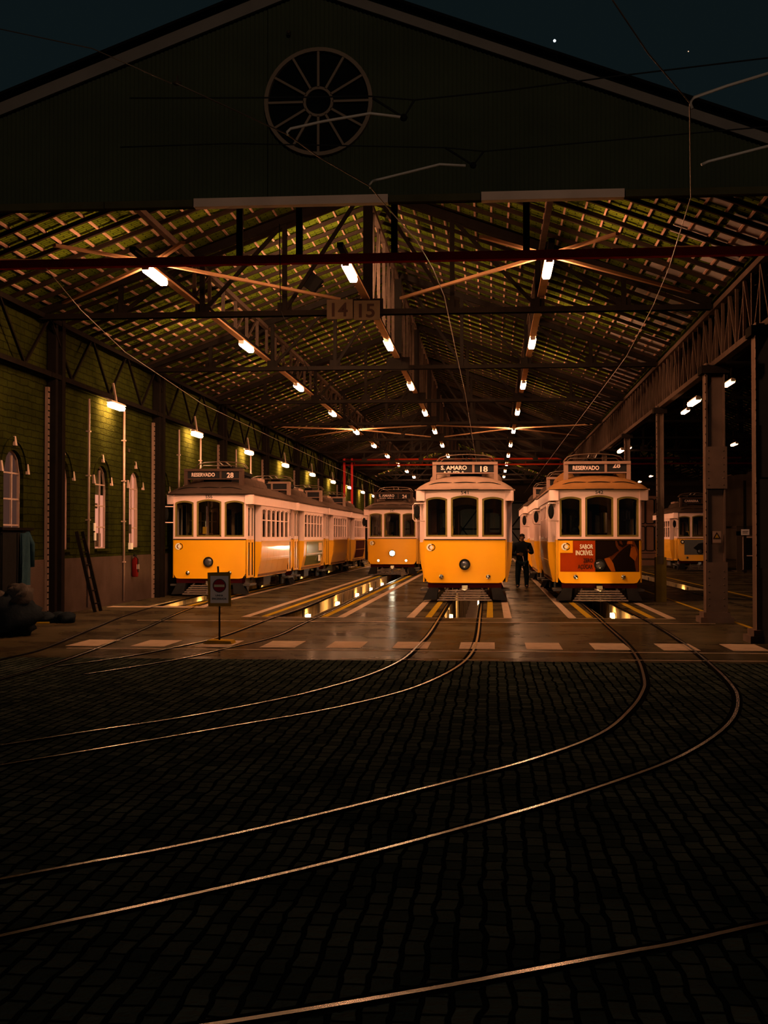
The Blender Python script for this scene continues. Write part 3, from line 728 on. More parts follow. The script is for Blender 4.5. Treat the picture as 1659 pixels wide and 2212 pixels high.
for s in (-1, 1):
    mb = MB(); xo = -2.4+s*(8.2 if s > 0 else 8.2); Mx = front(0, GY-.10, 0)
    mb.prism([(-2.4, 8.97), (xo, 8.97-SLOPE*8.2), (xo, 8.80-SLOPE*8.2), (-2.4, 8.80)], Mx, 0, .05)
    struct(mb.build('trim_%d' % (7 if s > 0 else 6), 'rakewood'))
    mb = MB(); mb.hexa([(-2.4, GY-.3, 8.97), (xo, GY-.3, 8.97-SLOPE*8.2), (xo, GY+.3, 8.97-SLOPE*8.2), (-2.4, GY+.3, 8.97)], [(-2.4, GY-.3, 9.01), (xo, GY-.3, 9.01-SLOPE*8.2), (xo, GY+.3, 9.01-SLOPE*8.2), (-2.4, GY+.3, 9.01)])
    struct(mb.build('trim_%d' % (9 if s > 0 else 8), 'truss'))
wy = GY-.05
w = empty('window_20', (gx, wy, grz[0]), 'round spoked wheel window high in the dark gable', 'window', kind='structure')
Mw = front()
MB().arc((0, 0), .665, .715, 0, 2*PI, Mw, -.03, .05, 0, 48).build('rim', 'wheelwood', w)
MB().arc((0, 0), .165, .20, 0, 2*PI, Mw, -.02, .03, 0, 28).build('hub_ring', 'wheelwood', w)
for k in range(12):
    t = 2*PI*k/12; MB().bar((.19*math.cos(t), 0, .19*math.sin(t)), (.675*math.cos(t), 0, .675*math.sin(t)), .03, .04, 0, (0, 1, 0)).build('spoke', 'wheelwood', w)
MB().disc((0, 0), .67, Mw, .04, .05, 0, 40).build('pane', 'gableglass', w)
mb = MB(); segs = [(-10.3, -5.1, 1), (-5.1, -3.9, 1), (-3.9, -1.32, 0), (-1.32, -.12, 1), (-.12, 1.72, 0), (1.72, 5.5, 1)]
for a, b, mi in segs: mb.box(a, GY-.09, 5.985 if mi else 5.98, b-.012, GY+.05, 6.075 if mi else 6.09, 0 if mi == 0 else 1)
tag(mb.build('gable_beam', ['palewood', 'beamdark']), 'pale and olive boarded beam along the bottom of the gable', 'beam')

# number plates 14 15 hung on the first truss
for body, px, lb in (('14', 734, 'weathered square plate numbered 14 hanging from the truss'), ('15', 792.5, 'weathered square plate numbered 15 hanging from the truss')):
    X, Y, Z = at(px, 668 if body == '14' else 670, TY[0]-.16)
    p = empty('number_plate', (X, Y, Z), lb, 'sign', 'hanging number plates')
    MB().box(-.255, 0, -.19, .255, .015, .19).build('board', 'plate', p)
    text('numerals', body, .31, .27, 'ink', p, (0, -.004, -.135), bold=.02)
    MB().bar((-.2, .01, .19), (-.2, .03, .3), .01).bar((.2, .01, .19), (.2, .03, .3), .01).build('hook', 'truss', p)
X, Y, Z = at(676, 611, 24.5)
f = empty('floodlight', (X, Y, Z), 'dark back of a floodlight tilted on the truss, left of the 14 plate', 'lamp')
f.rotation_euler = (0, R(38), 0)
MB().box(-.14, -.08, -.16, .14, -.06, .16).box(-.14, -.06, -.16, -.12, .1, .16).box(.12, -.06, -.16, .14, .1, .16).box(-.12, -.06, -.16, .12, .1, -.14).box(-.12, -.06, .14, .12, .1, .16).build('body', 'black', f)
MB().box(-.118, -.04, -.138, .118, -.02, .138).build('lens', 'flood', f)  # glow added on the unseen far side to brighten the tram fronts
MB().bar((-.16, 0, 0), (-.16, .12, .1), .02).bar((.16, 0, 0), (.16, .12, .1), .02).build('yoke', 'truss', f)

# ------------------------------------------------------------------ overhead wires
def wire(name, pts, r, m, label, group=None, cat='wire'):
    mb = MB(); mb.tube(pts, r, 6)
    return tag(mb.build(name, m), label, cat, group)
GW = 'overhead contact wires'
wire('contact_wire', [at(380, 180, 9.6), at(620, 290, 10.9), at(690, 340, 11.4), at(798, 402, 12.4), at(830, 440, 13.1), at(900, 520, 14.7), at(935, 580, 17), at(960, 640, 18.5), at(985, 760, 23.5), at(1005, 850, 30), (-.66, 60, 5.0), (-.66, 100, 5.0)], .006, 'wire', 'thin contact wire running over the middle tram and out past the gable', GW)
wire('contact_wire', [at(1323, 0, 8.1), at(1400, 115, 9), at(1490, 222, 10), (2.05, 13, 5.12), at(1445, 580, 16.1), at(1411, 660, 18.7), at(1353, 770, 24), at(1301, 840, 29.3), (2.6, 60, 5.1), (2.6, 100, 5.1)], .006, 'wire', 'thin contact wire leading up to the sky above the right tram', GW)
wire('contact_wire', [at(100, 580, 16.4), at(175, 670, 19.2), at(270, 760, 23.5), (-7.5, 32, 5.1), (-7.75, 60, 5.1), (-7.75, 100, 5.1)], .006, 'wire', 'thin contact wire over the far left tram', GW)
wire('contact_wire', [(-2.6, 15.2, 5.5), (-3.4, 20, 5.3), (-4.14, 30, 5.1), (-4.14, 100, 5.1)], .007, 'spanwire', 'thin contact wire over the tram with its headlamp lit', GW)
GS = 'dark span wires before the gable'
wire('span_wire', [at(-60, 50, 10.9), at(200, 105, 10.9), at(370, 180, 10.9)], .005, 'wire', 'thin wire crossing the left sky towards the gable', GS)
wire('span_wire', [at(280, 212, 10.9), at(578, 211, 10.9), at(800, 208, 10.9), at(895, 216, 10.9), at(1090, 196, 10.9), at(1320, 166, 10.9), at(1700, 120, 10.9)], .007, 'spanwire', 'upper dark span wire crossing the wheel window', GS)
wire('span_wire', [at(260, 318, 12.4), at(500, 310, 12.4), at(760, 315, 12.4), at(962, 319, 12.4), at(1045, 327, 12.4), at(1400, 296, 12.4), at(1700, 270, 12.4)], .007, 'spanwire', 'lower dark span wire crossing the wheel window foot', GS)
def pulloff(Y, arm, tri, label):
    o = empty('pull_off_arm', at(arm[-1][0], arm[-1][1], Y), label, 'pull-off', 'pull-off arms of the overhead line')
    b = Vector(o.location); P = [Vector(at(*p, Y))-b for p in arm]
    MB().tube(P, .013, 8).build('rod', 'rod', o)
    if tri:
        T = [Vector(at(*p, Y))-b for p in tri]
        MB().tube(T, .012, 6).build('bridle', 'spanwire', o)
        MB().ball(T[1], .035, 0, 8).build('insulator', 'black', o)
pulloff(10.9, [(622, 292), (620, 285), (628, 278), (700, 262), (800, 245), (866, 253)], [(805, 212), (872, 254), (895, 216)], 'bent pale rod pulling the wire across the wheel window')
pulloff(12.4, [(800, 406), (797, 400), (805, 391), (870, 375), (950, 355), (1006, 358)], [(962, 319), (1022, 357), (1045, 327)], 'bent pale rod below the wheel window with dark triangle hanger')
pulloff(10.0, [(1496, 235), (1491, 222), (1500, 210), (1570, 186), (1720, 140)], None, 'bent pale rod crossing the right sloping fascia')
pulloff(11.0, [(1515, 356), (1530, 349), (1600, 331), (1720, 300)], None, 'short pale rod at the right edge under the fascia')
X, Y, Z = at(383, 180, 10.9); mb = MB(); mb.ball((0, 0, 0), .03, 0, 8, (1.4, 1, .7)); mb.bar((0, 0, 0), (.0, 0, .07), .012)
tag(mb.build('wire_insulator', 'plate', None, (X, Y, Z)), 'small insulator on the wire left of the wheel window', 'insulator')
X, Y, Z = at(624, 72, GY-.05); mb = MB(); mb.box(-.02, -.03, -.03, .02, .04, .03); mb.ball((0, -.04, 0), .025, 0, 8)
tag(mb.build('gable_bracket', 'plate', None, (X, Y, Z)), 'tiny pale fitting on the gable above the wheel window', 'fitting')
for px, py, r, m, lb in ((1198, 88, .17, 'starlight', 'bright star over the right fascia'), (1487, 111, .07, 'stardim', 'faint orange star near the right edge')):
    X, Y, Z = at(px, py, 150); mb = MB(); mb.ball((0, 0, 0), r, 0, 10)
    tag(mb.build('star', m, None, (X, Y, Z)), lb+' of the night sky', 'star')

# ------------------------------------------------------------------ far things of the shed
mb = MB(); mb.box(-9.6, YE, -.2, 19.5, YE+.3, 9)
struct(mb.build('wall_back', 'backwall'))
mb = MB(); mb.box(17.7, 14, 0, 18.1, YE, 6.4)
struct(mb.build('wall_right', 'backwall'))
for k in range(5):
    y = 52+5.2*k; Ms = sideL(17.68, 0, 0); w = MB()
    w.outline(Ms, (y-1.0, y+1.0, 2.6, 4.9, 0), .0, .06, .08)
    for j in (-.33, .33): w.bar(Ms(y+j, 2.6, 0), Ms(y+j, 4.9, 0), .05, .05)
    o = struct(w.build('window_%d' % (30+k), 'wallgreen')); p = MB(); p.pane(Ms, (y-1, y+1, 2.6, 4.9, 0), .0, .01); p.build('pane', 'adgreen', o)
g = empty('portal_frame', (0, 73, 0), 'red painted pipe frame crossing the far hall', 'frame')
for z in (6.18, 5.86): MB().cyl((XL+.4, 0, z), (17.5, 0, z), .055, 8).build('crossbar', 'redpipe', g)
for x in (-8.6, -8.15): MB().box(x-.06, -.06, 0, x+.06, .06, 6.25).build('post', 'redbeam', g)
for x in range(-8, 17, 2): MB().bar((x, 0, 5.86), (x, 0, 6.18), .04).build('strut', 'redbeam', g)
# far iron doors
for i, (x, lb) in enumerate(((-6.5, 'at the far left end'), (-2.4, 'behind the middle track'), (1.6, 'seen between the two nearest trams'))):
    d = empty('iron_door', (x, YE-.12, 0), 'dim iron panel door %s of the shed' % lb, 'door', 'iron doors at the far end')
    MB().box(-1.7, 0, 0, 1.7, .05, 4.6).build('panel', 'adgrey', d)
    for s in (-1, 1): MB().bar((-1.6*s, -.03, .2), (1.6*s, -.03, 4.4), .1, .05, 0, (0, 1, 0)).build('brace', 'truss', d)
    for z in (0.1, 2.3, 4.5): MB().box(-1.7, -.05, z-.06, 1.7, 0, z+.06).build('ledge', 'truss', d)
# pale sliding doors with rounded frames in the right hall
d = empty('sliding_door', (8.75, 70.3, 0), 'pale pink door panels with dark rounded frames behind the yellow footed column', 'door')
MB().box(-.75, 0, .75, .75, .06, 3.9).build('panel', 'doorpink', d)
for i in range(3):
    for j in range(2):
        x0, z0 = -.72+.5*i, .85+1.5*j
        P = []
        for cx, cz, a in ((x0+.36, z0+1.28, 0), (x0+.10, z0+1.28, 90), (x0+.10, z0+.12, 180), (x0+.36, z0+.12, 270)):
            for q in range(5): t = R(a+q*22.5); P.append((cx+.1*math.cos(t), -.02, cz+.1*math.sin(t)))
        MB().path(P, .05, .05, 0, (0, 1, 0), True).build('frame', 'black', d)
MB().box(-.9, -.02, .05, 1.1, .06, .35).box(-.9, -.02, .45, 1.1, .06, .7).build('kick_board', 'doorpink', d)
# office booth, post sign
b = empty('office_booth', (12.2, 60, 0), 'dim pale office booth with framed door, right of the big column', 'booth')
MB().box(-.7, 0, 0, -.45, .1, 1.9).box(-.7, 0, 1.7, 1.7, .1, 2.05).box(1.1, 0, 0, 1.7, .1, 1.7).box(-.7, .1, 0, 1.7, 2.5, .05).box(-.7, 0, 2.05, 1.7, 2.5, 2.15).build('wall', 'backwall', b)
MB().path([(-.40, -.01, .1), (-.40, -.01, 1.62), (.35, -.01, 1.62), (.35, -.01, .1)], .06, .06, 0, (0, 1, 0)).bar((-.4, -.01, .75), (.35, -.01, .75), .05).build('door_frame', 'pink', b)
MB().box(-.38, .03, .1, .33, .05, 1.6).build('door', 'gableglass', b)
MB().box(1.15, -.03, .35, 1.55, 0, 1.3).build('notice_board', 'signwhite', b)
MB().box(1.22, -.04, .8, 1.36, -.03, 1.25).build('notice', 'ink', b)
s = empty('post_sign', (11.5, 58, 0), 'small pale notice on a dark post right of the big column', 'sign')
MB().box(-.06, 0, 0, .06, .1, 4.2).build('post', 'truss', s)
MB().box(-.18, -.03, 1.72, .18, 0, 1.98).build('board', 'signwhite', s)
MB().box(-.13, -.035, 1.87, .13, -.03, 1.90).box(-.13, -.035, 1.80, .1, -.03, 1.83).build('lettering', 'ink', s)
mb = MB(); P = []
for i in range(26):
    t = i/25; P.append((6.9+1.6*math.sin(t*PI*1.5)*(1-.3*t), 27+8*t, .025))
mb.tube(P, .022, 6); tag(mb.build('hose', 'hose'), 'black hose looped on the floor behind the big column', 'hose')

# ------------------------------------------------------------------ the tram
YEL, CRM = 'yellow', 'cream'
def bow(x): return .09*(x/1.01)**2
def build_tram(label, group):
    T = empty('tram', (0, 0, 0), label, 'tram', group)
    LEN = 7.9
    for end in (0, 1):
        if end == 0: F = lambda u, w, d: (u, bow(u)+d, w)
        else: F = lambda u, w, d: (-u, LEN-bow(u)-d, w)
        # yellow dash panel with rounded lower corners
        mb = MB(); n = 16
        for i in range(n):
            a, b = -1.01+2.02*i/n, -1.01+2.02*(i+1)/n
            mb.hexa([F(a, .74, 0), F(b, .74, 0), F(b, 1.555, 0), F(a, 1.555, 0)], [F(a, .74, .05), F(b, .74, .05), F(b, 1.555, .05), F(a, 1.555, .05)])
        mb.build('dash_panel', YEL, T)
        mb = MB()
        def low(u): e = max(0, abs(u)-.86)/.15; return .483+.14*(1-math.sqrt(max(0, 1-e*e)))
        for i in range(24):
            a, b = -1.01+2.02*i/24, -1.01+2.02*(i+1)/24
            mb.hexa([F(a, low(a), -.022), F(b, low(b), -.022), F(b, .766, -.022), F(a, .766, -.022)], [F(a, low(a), .03), F(b, low(b), .03), F(b, .766, .03), F(a, .766, .03)])
        mb.build('bumper', YEL, T)
        # cream window front
        hs = [(-.97, -.435, 1.635, 2.58, .055), (-.345, .345, 1.635, 2.605, .065), (.435, .97, 1.635, 2.58, .055)]
        mb = MB(); mb.arched(F, -1.015, 1.015, 1.565, 2.80, hs, .07, 0, .12)
        mb.box(-1.0, .10 if end == 0 else LEN-.14, 1.565, 1.0, .14 if end == 0 else LEN-.10, 1.6)
        mb.build('window_front', CRM, T)
        mb = MB()
        for i in range(12):
            a, b = -1.02+2.04*i/12, -1.02+2.04*(i+1)/12
            mb.hexa([F(a, 1.553, -.02), F(b, 1.553, -.02), F(b, 1.577, -.02), F(a, 1.577, -.02)], [F(a, 1.553, .02), F(b, 1.553, .02), F(b, 1.577, .02), F(a, 1.577, .02)])
        mb.build('belt_rail', 'black', T)
        for h in hs:
            mb = MB(); mb.outline(F, (h[0]+.02, h[1]-.02, h[2]+.02, h[3]-.02, h[4]), .035, .045, .05)
            fr = mb.build('window_frame', 'wood', T)
            mb = MB(); mb.pane(F, h, .045, .006); mb.build('glass', 'glass', fr)
        # corner blocks (fascia returning over the doors)
        for s in (-1, 1):
            mb = MB(); P = [(1.0, .03), (1.20, .10), (1.225, .16), (1.225, .30), (1.15, .30), (1.0, .12)]
            mb.prism([(s*x, (y if end == 0 else LEN-y)) for x, y in P], lambda u, w, d: (u, w, d), 2.54, 2.80)
            mb.build('corner_block', CRM, T)
            # folding door of two leaves
            ya, yb = (.16, 1.12) if end == 0 else (LEN-1.12, LEN-.16)
            for k in (0, 1):
                y0, y1 = ya+(yb-ya)*k/2+.01, ya+(yb-ya)*(k+1)/2-.01
                x0, x1 = 1.015*s, 1.05*s
                mb = MB()
                mb.box(min(x0, x1), y0, .50, max(x0, x1), y1, .56, 0); mb.box(min(x0, x1), y0, 1.48, max(x0, x1), y1, 1.56, 0)
                mb.box(min(x0, x1), y0, .56, max(x0, x1), y0+.12, 1.48, 0); mb.box(min(x0, x1), y1-.12, .56, max(x0, x1), y1, 1.48, 0)
                mb.box(min(x0, x1)+.012, y0+.12, .56, max(x0, x1)-.012, y1-.12, 1.48, 2)
                mb.box(min(x0, x1), y0, 1.56, max(x0, x1), y1, 1.66, 1); mb.box(min(x0, x1), y0, 2.44, max(x0, x1), y1, 2.54, 1)
                mb.box(min(x0, x1), y0, 1.66, max(x0, x1), y0+.07, 2.44, 1); mb.box(min(x0, x1), y1-.07, 1.66, max(x0, x1), y1, 2.44, 1)
                dr = mb.build('door', [YEL, CRM, 'black'], T)
                mb = MB(); mb.box(s*1.03-.003, y0+.07, 1.66, s*1.03+.003, y1-.07, 2.44); mb.build('door_glass', 'glass', dr)
            y2, y3 = (1.13, 1.43) if end == 0 else (LEN-1.43, LEN-1.13)
            MB().box(min(s*.99, s*1.02), y2, .5, max(s*.99, s*1.02), y3, 2.54).build('door_gap_shade', 'black', T)  # black sheet put in for the shade of the open gap behind the door
            # step board
            MB().box(min(s*.85, s*1.12), ya, .28, max(s*.85, s*1.12), yb, .33).box(min(s*.85, s*.9), ya, .1, max(s*.85, s*.9), yb, .45).build('step', 'underframe', T)
            # bulkhead corner of the saloon
            yk = 1.42 if end == 0 else LEN-1.42
            y0, y1 = min(yk, yk+(.06 if end == 0 else -.06)), max(yk, yk+(.06 if end == 0 else -.06))
            mb = MB(); prof = [(1.20, 1.50), (1.20, 1.35), (1.175, .95), (1.10, .60), (1.08, .47), (.98, .47), (.98, 1.50)]
            mb.prism([(s*a, z) for a, z in prof], lambda u, w, d: (u, d, w), y0, y1, 0)
            mb.box(min(s*.98, s*1.20), y0, 1.50, max(s*.98, s*1.20), y1, 2.56, 1)
            mb.build('saloon_corner', [YEL, CRM], T)
        # interior bulkhead with doorway
        yk = 1.45 if end == 0 else LEN-1.45
        Fb = front(0, yk, 0)
        mb = MB(); mb.arched(Fb, -1.12, 1.12, .75, 2.72, [(-.92, -.42, 1.55, 2.3, .06), (-.33, .33, .75, 2.4, .08), (.42, .92, 1.55, 2.3, .06)], .05)
        mb.build('bulkhead', 'darkwood', T)
        mb = MB(); mb.cyl((-.55, .45 if end == 0 else LEN-.45, .75), (-.55, .45 if end == 0 else LEN-.45, 1.75), .14, 12); mb.ball((-.55, .45 if end == 0 else LEN-.45, 1.78), .1, 0, 8)
        mb.build('controller', 'black', T)
        mb = MB(); yy = 1.2 if end == 0 else LEN-1.2
        mb.cyl((-.37, yy, .75), (-.37, yy, 2.7), .018, 8); mb.build('grab_pole', 'steel', T)
        if end == 0: MB().box(-.44, yy-.06, 1.72, -.32, yy, 1.92).build('ticket_machine', 'machine', T)
        # headlamp
        Fl = (lambda u, w, d: (u, -.0+d, .945+w)) if end == 0 else (lambda u, w, d: (u, LEN-d, .945+w))
        hl = MB().lathe([(.105, .02), (.125, -.02), (.14, -.06), (.14, -.075), (.115, -.075), (.105, -.05)], Fl, 24).build('headlamp', 'black', T)
        MB().lathe([(.0, -.072), (.05, -.068), (.09, -.055), (.11, -.04)], Fl, 20).build('lens', 'lens', hl)
        for s in (-1, 1):
            Fm = (lambda u, w, d: (u+s*.585, bow(.58)-.02+d, .638+w)) if end == 0 else (lambda u, w, d: (u+s*.585, LEN-bow(.58)+.02-d, .638+w))
            ml = MB().lathe([(.052, .0), (.06, -.02), (.054, -.04), (.045, -.04)], Fm, 14).build('marker_lamp', 'chrome', T)
            MB().lathe([(0, -.058), (.025, -.052), (.046, -.036)], Fm, 12).build('lens', 'chrome', ml)
        # under the nose
        y0, y1 = (.06, .5) if end == 0 else (LEN-.5, LEN-.06)
        MB().box(-.92, y0, .36, .92, y1, .487).build('bumper_beam', 'maroon', T)
        Fd = (lambda u, w, d: (u, d, w)) if end == 0 else (lambda u, w, d: (u, LEN-d, w))
        fe = None
        for k in range(5 if end == 0 else 0):
            hw_, z, d = .48+.045*k, .31-.055*k, -.06-.05*k
            q = MB().hexa([Fd(-hw_, z, d), Fd(hw_, z, d), Fd(hw_+.02, z-.034, d-.03), Fd(-hw_-.02, z-.034, d-.03)], [Fd(-hw_, z, d+.02), Fd(hw_, z, d+.02), Fd(hw_+.02, z-.034, d-.01), Fd(-hw_-.02, z-.034, d-.01)])
            if fe is None: fe = q.build('fender', 'slat', T)
            else: q.build('slat', 'slat', fe)
        if fe:
            mb = MB()
            for x in (-.42, 0, .42): mb.bar(Fd(x, .36, .1), Fd(x*1.25, .06, -.27), .04, .03)
            mb.build('fender_arm', 'underframe', fe)
        for s in (-1, 1):
            MB().hexa([Fd(s*.66, .36, .05), Fd(s*.9, .36, .05), Fd(s*.9, .36, .4), Fd(s*.66, .36, .4)], [Fd(s*.7, .07, -.02), Fd(s*1.05, .05, .0), Fd(s*1.05, .05, .45), Fd(s*.7, .07, .4)]).build('side_guard', 'rubber', T)
        MB().tube([Fd(-.12, .33, -.02), Fd(0, .30, -.08), Fd(.12, .33, -.02)], .025, 8).box(-.07, (-.04 if end == 0 else LEN-.1), .30, .07, (.1 if end == 0 else LEN+.04), .42).build('coupler', 'steel', T)
        # mirror on the driver's right (seen at the left of the front)
        if end: continue
        s = -1 if end == 0 else 1
        P = [Fd(s*1.0, 2.47, .06), Fd(s*1.25, 2.47, -.06), Fd(s*1.29, 2.42, -.08), Fd(s*1.29, 2.08, -.08), Fd(s*1.25, 2.03, -.06), Fd(s*1.0, 2.03, .06)]
        mi = MB().tube(P, .014, 8).build('mirror_bracket', 'cream', T)
        Fo = Fd(s*1.19, 2.26, -.05)
        MB().ball(Fo, .1, 0, 14, (.75, .32, 1.85)).build('mirror', 'black', mi)
    # side panels
    for s in (-1, 1):
        prof = [(1.205, 1.50), (1.205, 1.35), (1.18, .95), (1.105, .60), (1.085, .47), (1.05, .47), (1.07, .60), (1.145, .95), (1.16, 1.35), (1.16, 1.50)]
        mb = MB(); n = 5; pr = prof
        for k in range(n):
            y0, y1 = 1.45+5.0*k/n+.004, 1.45+5.0*(k+1)/n-.004
            mb.prism([(sx_*s, z) for sx_, z in pr], lambda u, w, d: (u, d, w), y0, y1)
        mb.build('side_panel', YEL, T)
        mb = MB()
        for z0, z1 in ((1.485, 1.52), (1.02, 1.035)):
            xo = 1.21 if z0 > 1.3 else 1.19
            mb.box(min(s*xo, s*(xo+.012)), 1.42, z0, max(s*xo, s*(xo+.012)), 6.48, z1)
        mb.build('side_moulding', CRM if False else 'yellow', T)
        Ms = (sideR if s > 0 else sideL)(s*1.20, 0, 0)
        hs = [(1.62+.79*k, 1.62+.79*k+.70, 1.60, 2.42, .04) for k in range(6)]
        mb = MB(); mb.arched(Ms, 1.42, 6.48, 1.49, 2.56, hs, .06, 0)
        mb.build('window_band', CRM, T)
        for h in hs:
            mb = MB(); mb.outline(Ms, (h[0]+.015, h[1]-.015, h[2]+.015, h[3]-.015, h[4]), .03, .03, .03)
            mb.bar(Ms(h[0], 2.12, .03), Ms(h[1], 2.12, .03), .03, .03)
            fr = mb.build('side_window_frame', 'cream', T)
            MB().pane(Ms, h, .035, .006).build('glass', 'glass', fr)
        # fascia
        mb = MB(); mb.box(min(s*1.17, s*1.225), .30, 2.54, max(s*1.17, s*1.225), LEN-.30, 2.80); mb.build('fascia', CRM, T)
        mb = MB(); mb.box(min(s*1.225, s*1.26), .2, 2.795, max(s*1.225, s*1.26), LEN-.2, 2.83); mb.build('gutter', 'roof', T)
        # seats
        for k in range(4):
            y = 2.0+1.05*k; xa, xb = sorted((s*.42, s*1.08))
            MB().box(xa, y, 1.12, xb, y+.42, 1.18).box(xa, y+.42, 1.15, xb, y+.47, 1.75).box(xa+.1, y+.1, .75, xb-.1, y+.3, 1.12).build('seat', 'seatwood', T)
        # truck side frame
        MB().box(min(s*.62, s*.70), 1.7, .34, max(s*.62, s*.70), 6.2, .46).box(min(s*.6, s*.74), 2.35, .2, max(s*.6, s*.74), 2.85, .5).box(min(s*.6, s*.74), 5.05, .2, max(s*.6, s*.74), 5.55, .5).box(min(s*.66, s*.9), 3.4, .18, max(s*.66, s*.9), 4.5, .46).build('truck_frame', 'underframe', T)
        for y in (2.6, 5.3):
            MB().cyl((s*.38, y, .33), (s*.46, y, .33), .33, 22).cyl((s*.46, y, .33), (s*.56, y, .33), .10, 12).build('wheel', 'underframe', T)
    MB().box(-1.0, .08, .66, 1.0, LEN-.08, .75).box(-1.1, 1.45, .5, 1.1, 6.45, .66).build('floor_board', 'darkwood', T)
    MB().box(-1.18, .12, 2.70, 1.18, LEN-.12, 2.74).build('ceiling_board', 'darkwood', T)
    MB().cyl((-.5, 2.6, .33), (.5, 2.6, .33), .05, 10).cyl((-.5, 5.3, .33), (.5, 5.3, .33), .05, 10).box(-.4, 2.9, .2, .4, 5.0, .45).build('axle', 'underframe', T)
    # roof
    def rz(s, t):
        tt = abs(2*t-1)**7
        return 2.815+.42*(max(0, 1-abs(s)**2.5))**.75*math.sqrt(max(0, 1-tt))
    def rfn(a, b):
        t = .5-.5*math.cos(PI*a); y = -.09+(LEN+.18)*t
        dd = min(y+.09, LEN+.09-y); w = 1.03+.22*min(1, dd/.42)**.6
        s = -1+2*b; s = math.copysign(abs(s)**.85, s) if s else 0
        return (w*s, y, rz(s, t))
    mb = MB(); mb.grid(rfn, 40, 24); mb.build('roof', 'roof', T)
    mb = MB()
    for i in range(14):
        a, b = -1.06+2.12*i/14, -1.06+2.12*(i+1)/14
        mb.hexa([(a, bow(a)-.10, 2.80), (b, bow(b)-.10, 2.80), (b, bow(b)+.1, 2.80), (a, bow(a)+.1, 2.80)], [(a, bow(a)-.10, 2.825), (b, bow(b)-.10, 2.825), (b, bow(b)+.1, 2.825), (a, bow(a)+.1, 2.825)])
    mb.build('roof_edge', 'black', T)
    # arched drip strips over the front
    for x0, x1 in ((-.9, -.32), (-.28, .28), (.32, .9)):
        P = []
        for i in range(9):
            u = i/8; x = x0+(x1-x0)*u; y = .015+bow(x)-.02; z = 2.875+.05*math.sin(PI*u)
            a = math.acos(1-2*(y+.09+.02)/(LEN+.18))/PI
            tt = (y+.09)/(LEN+.18); z = rz(x/1.12, tt)+.01+.02*math.sin(PI*u)
            P.append((x, y+.03*(1-math.sin(PI*u)), z))
        MB().tube(P, .012, 6).build('drip_strip', 'black', T)
    # roof ribs and vents
    for s in (-1, 1):
        for k in range(4):
            MB().ball((s*.70, 1.75+.66*k, 3.08), .30, 0, 16, (.85, 1.12, .85), True).build('roof_vent', 'roof', T)
    MB().box(-.42, .95, 3.40, .42, 6.8, 3.46).box(-.4, 1.1, 3.2, -.34, 6.6, 3.4).box(.34, 1.1, 3.2, .4, 6.6, 3.4).build('trolley_board', 'black', T)
    MB().box(-.62, 3.9, 3.15, .62, 5.1, 3.44).build('resistor_box', 'boxwood', T)
    # pantograph folded down
    pg = MB().box(-.45, 2.3, 3.46, .45, 3.9, 3.56).box(-.16, 2.45, 3.56, .16, 2.85, 3.72).build('pantograph', 'black', T)
    MB().tube([(-.1, 2.6, 3.68), (-.12, 4.4, 3.78), (-.1, 4.6, 3.76)], .022, 8).tube([(.1, 2.6, 3.68), (.12, 4.4, 3.78), (.1, 4.6, 3.76)], .022, 8).tube([(-.3, 3.8, 3.6), (0, 2.0, 3.74), (.3, 3.8, 3.6)], .018, 8).build('arm', 'iron', pg)
    MB().tube([(-.78, 1.62, 3.60), (-.68, 1.62, 3.72), (-.5, 1.62, 3.77), (-.1, 1.62, 3.80), (.1, 1.62, 3.80), (.5, 1.62, 3.77), (.68, 1.62, 3.72), (.78, 1.62, 3.60)], .016, 8).tube([(-.7, 1.9, 3.6), (-.6, 1.9, 3.70), (.6, 1.9, 3.70), (.7, 1.9, 3.6)], .014, 8).bar((-.1, 1.62, 3.80), (-.1, 2.6, 3.70), .03).bar((.1, 1.62, 3.80), (.1, 2.6, 3.70), .03).build('collector_bow', 'wire', pg)
    # destination box
    sb = MB()
    y0, y1 = .52, .80
    sb.box(-.83, y0-.02, 3.47, .83, y1+.02, 3.54, 0); sb.box(-.83, y0, 3.05, -.73, y1, 3.47, 0); sb.box(.73, y0, 3.05, .83, y1, 3.47, 0)
    sb.box(-.73, y0, 3.24, .73, y1, 3.27, 0); sb.box(.18, y0-.005, 3.27, .24, y1, 3.47, 0); sb.box(-.73, y1-.05, 3.27, .73, y1-.02, 3.47, 0)
    box = sb.build('destination_box', 'boxwood', T)
    MB().box(-.73, y0+.02, 3.27, .18, y0+.04, 3.47).box(.24, y0+.02, 3.27, .73, y0+.04, 3.47).build('blind', 'signblack', box)
    # operator's logo
    return T
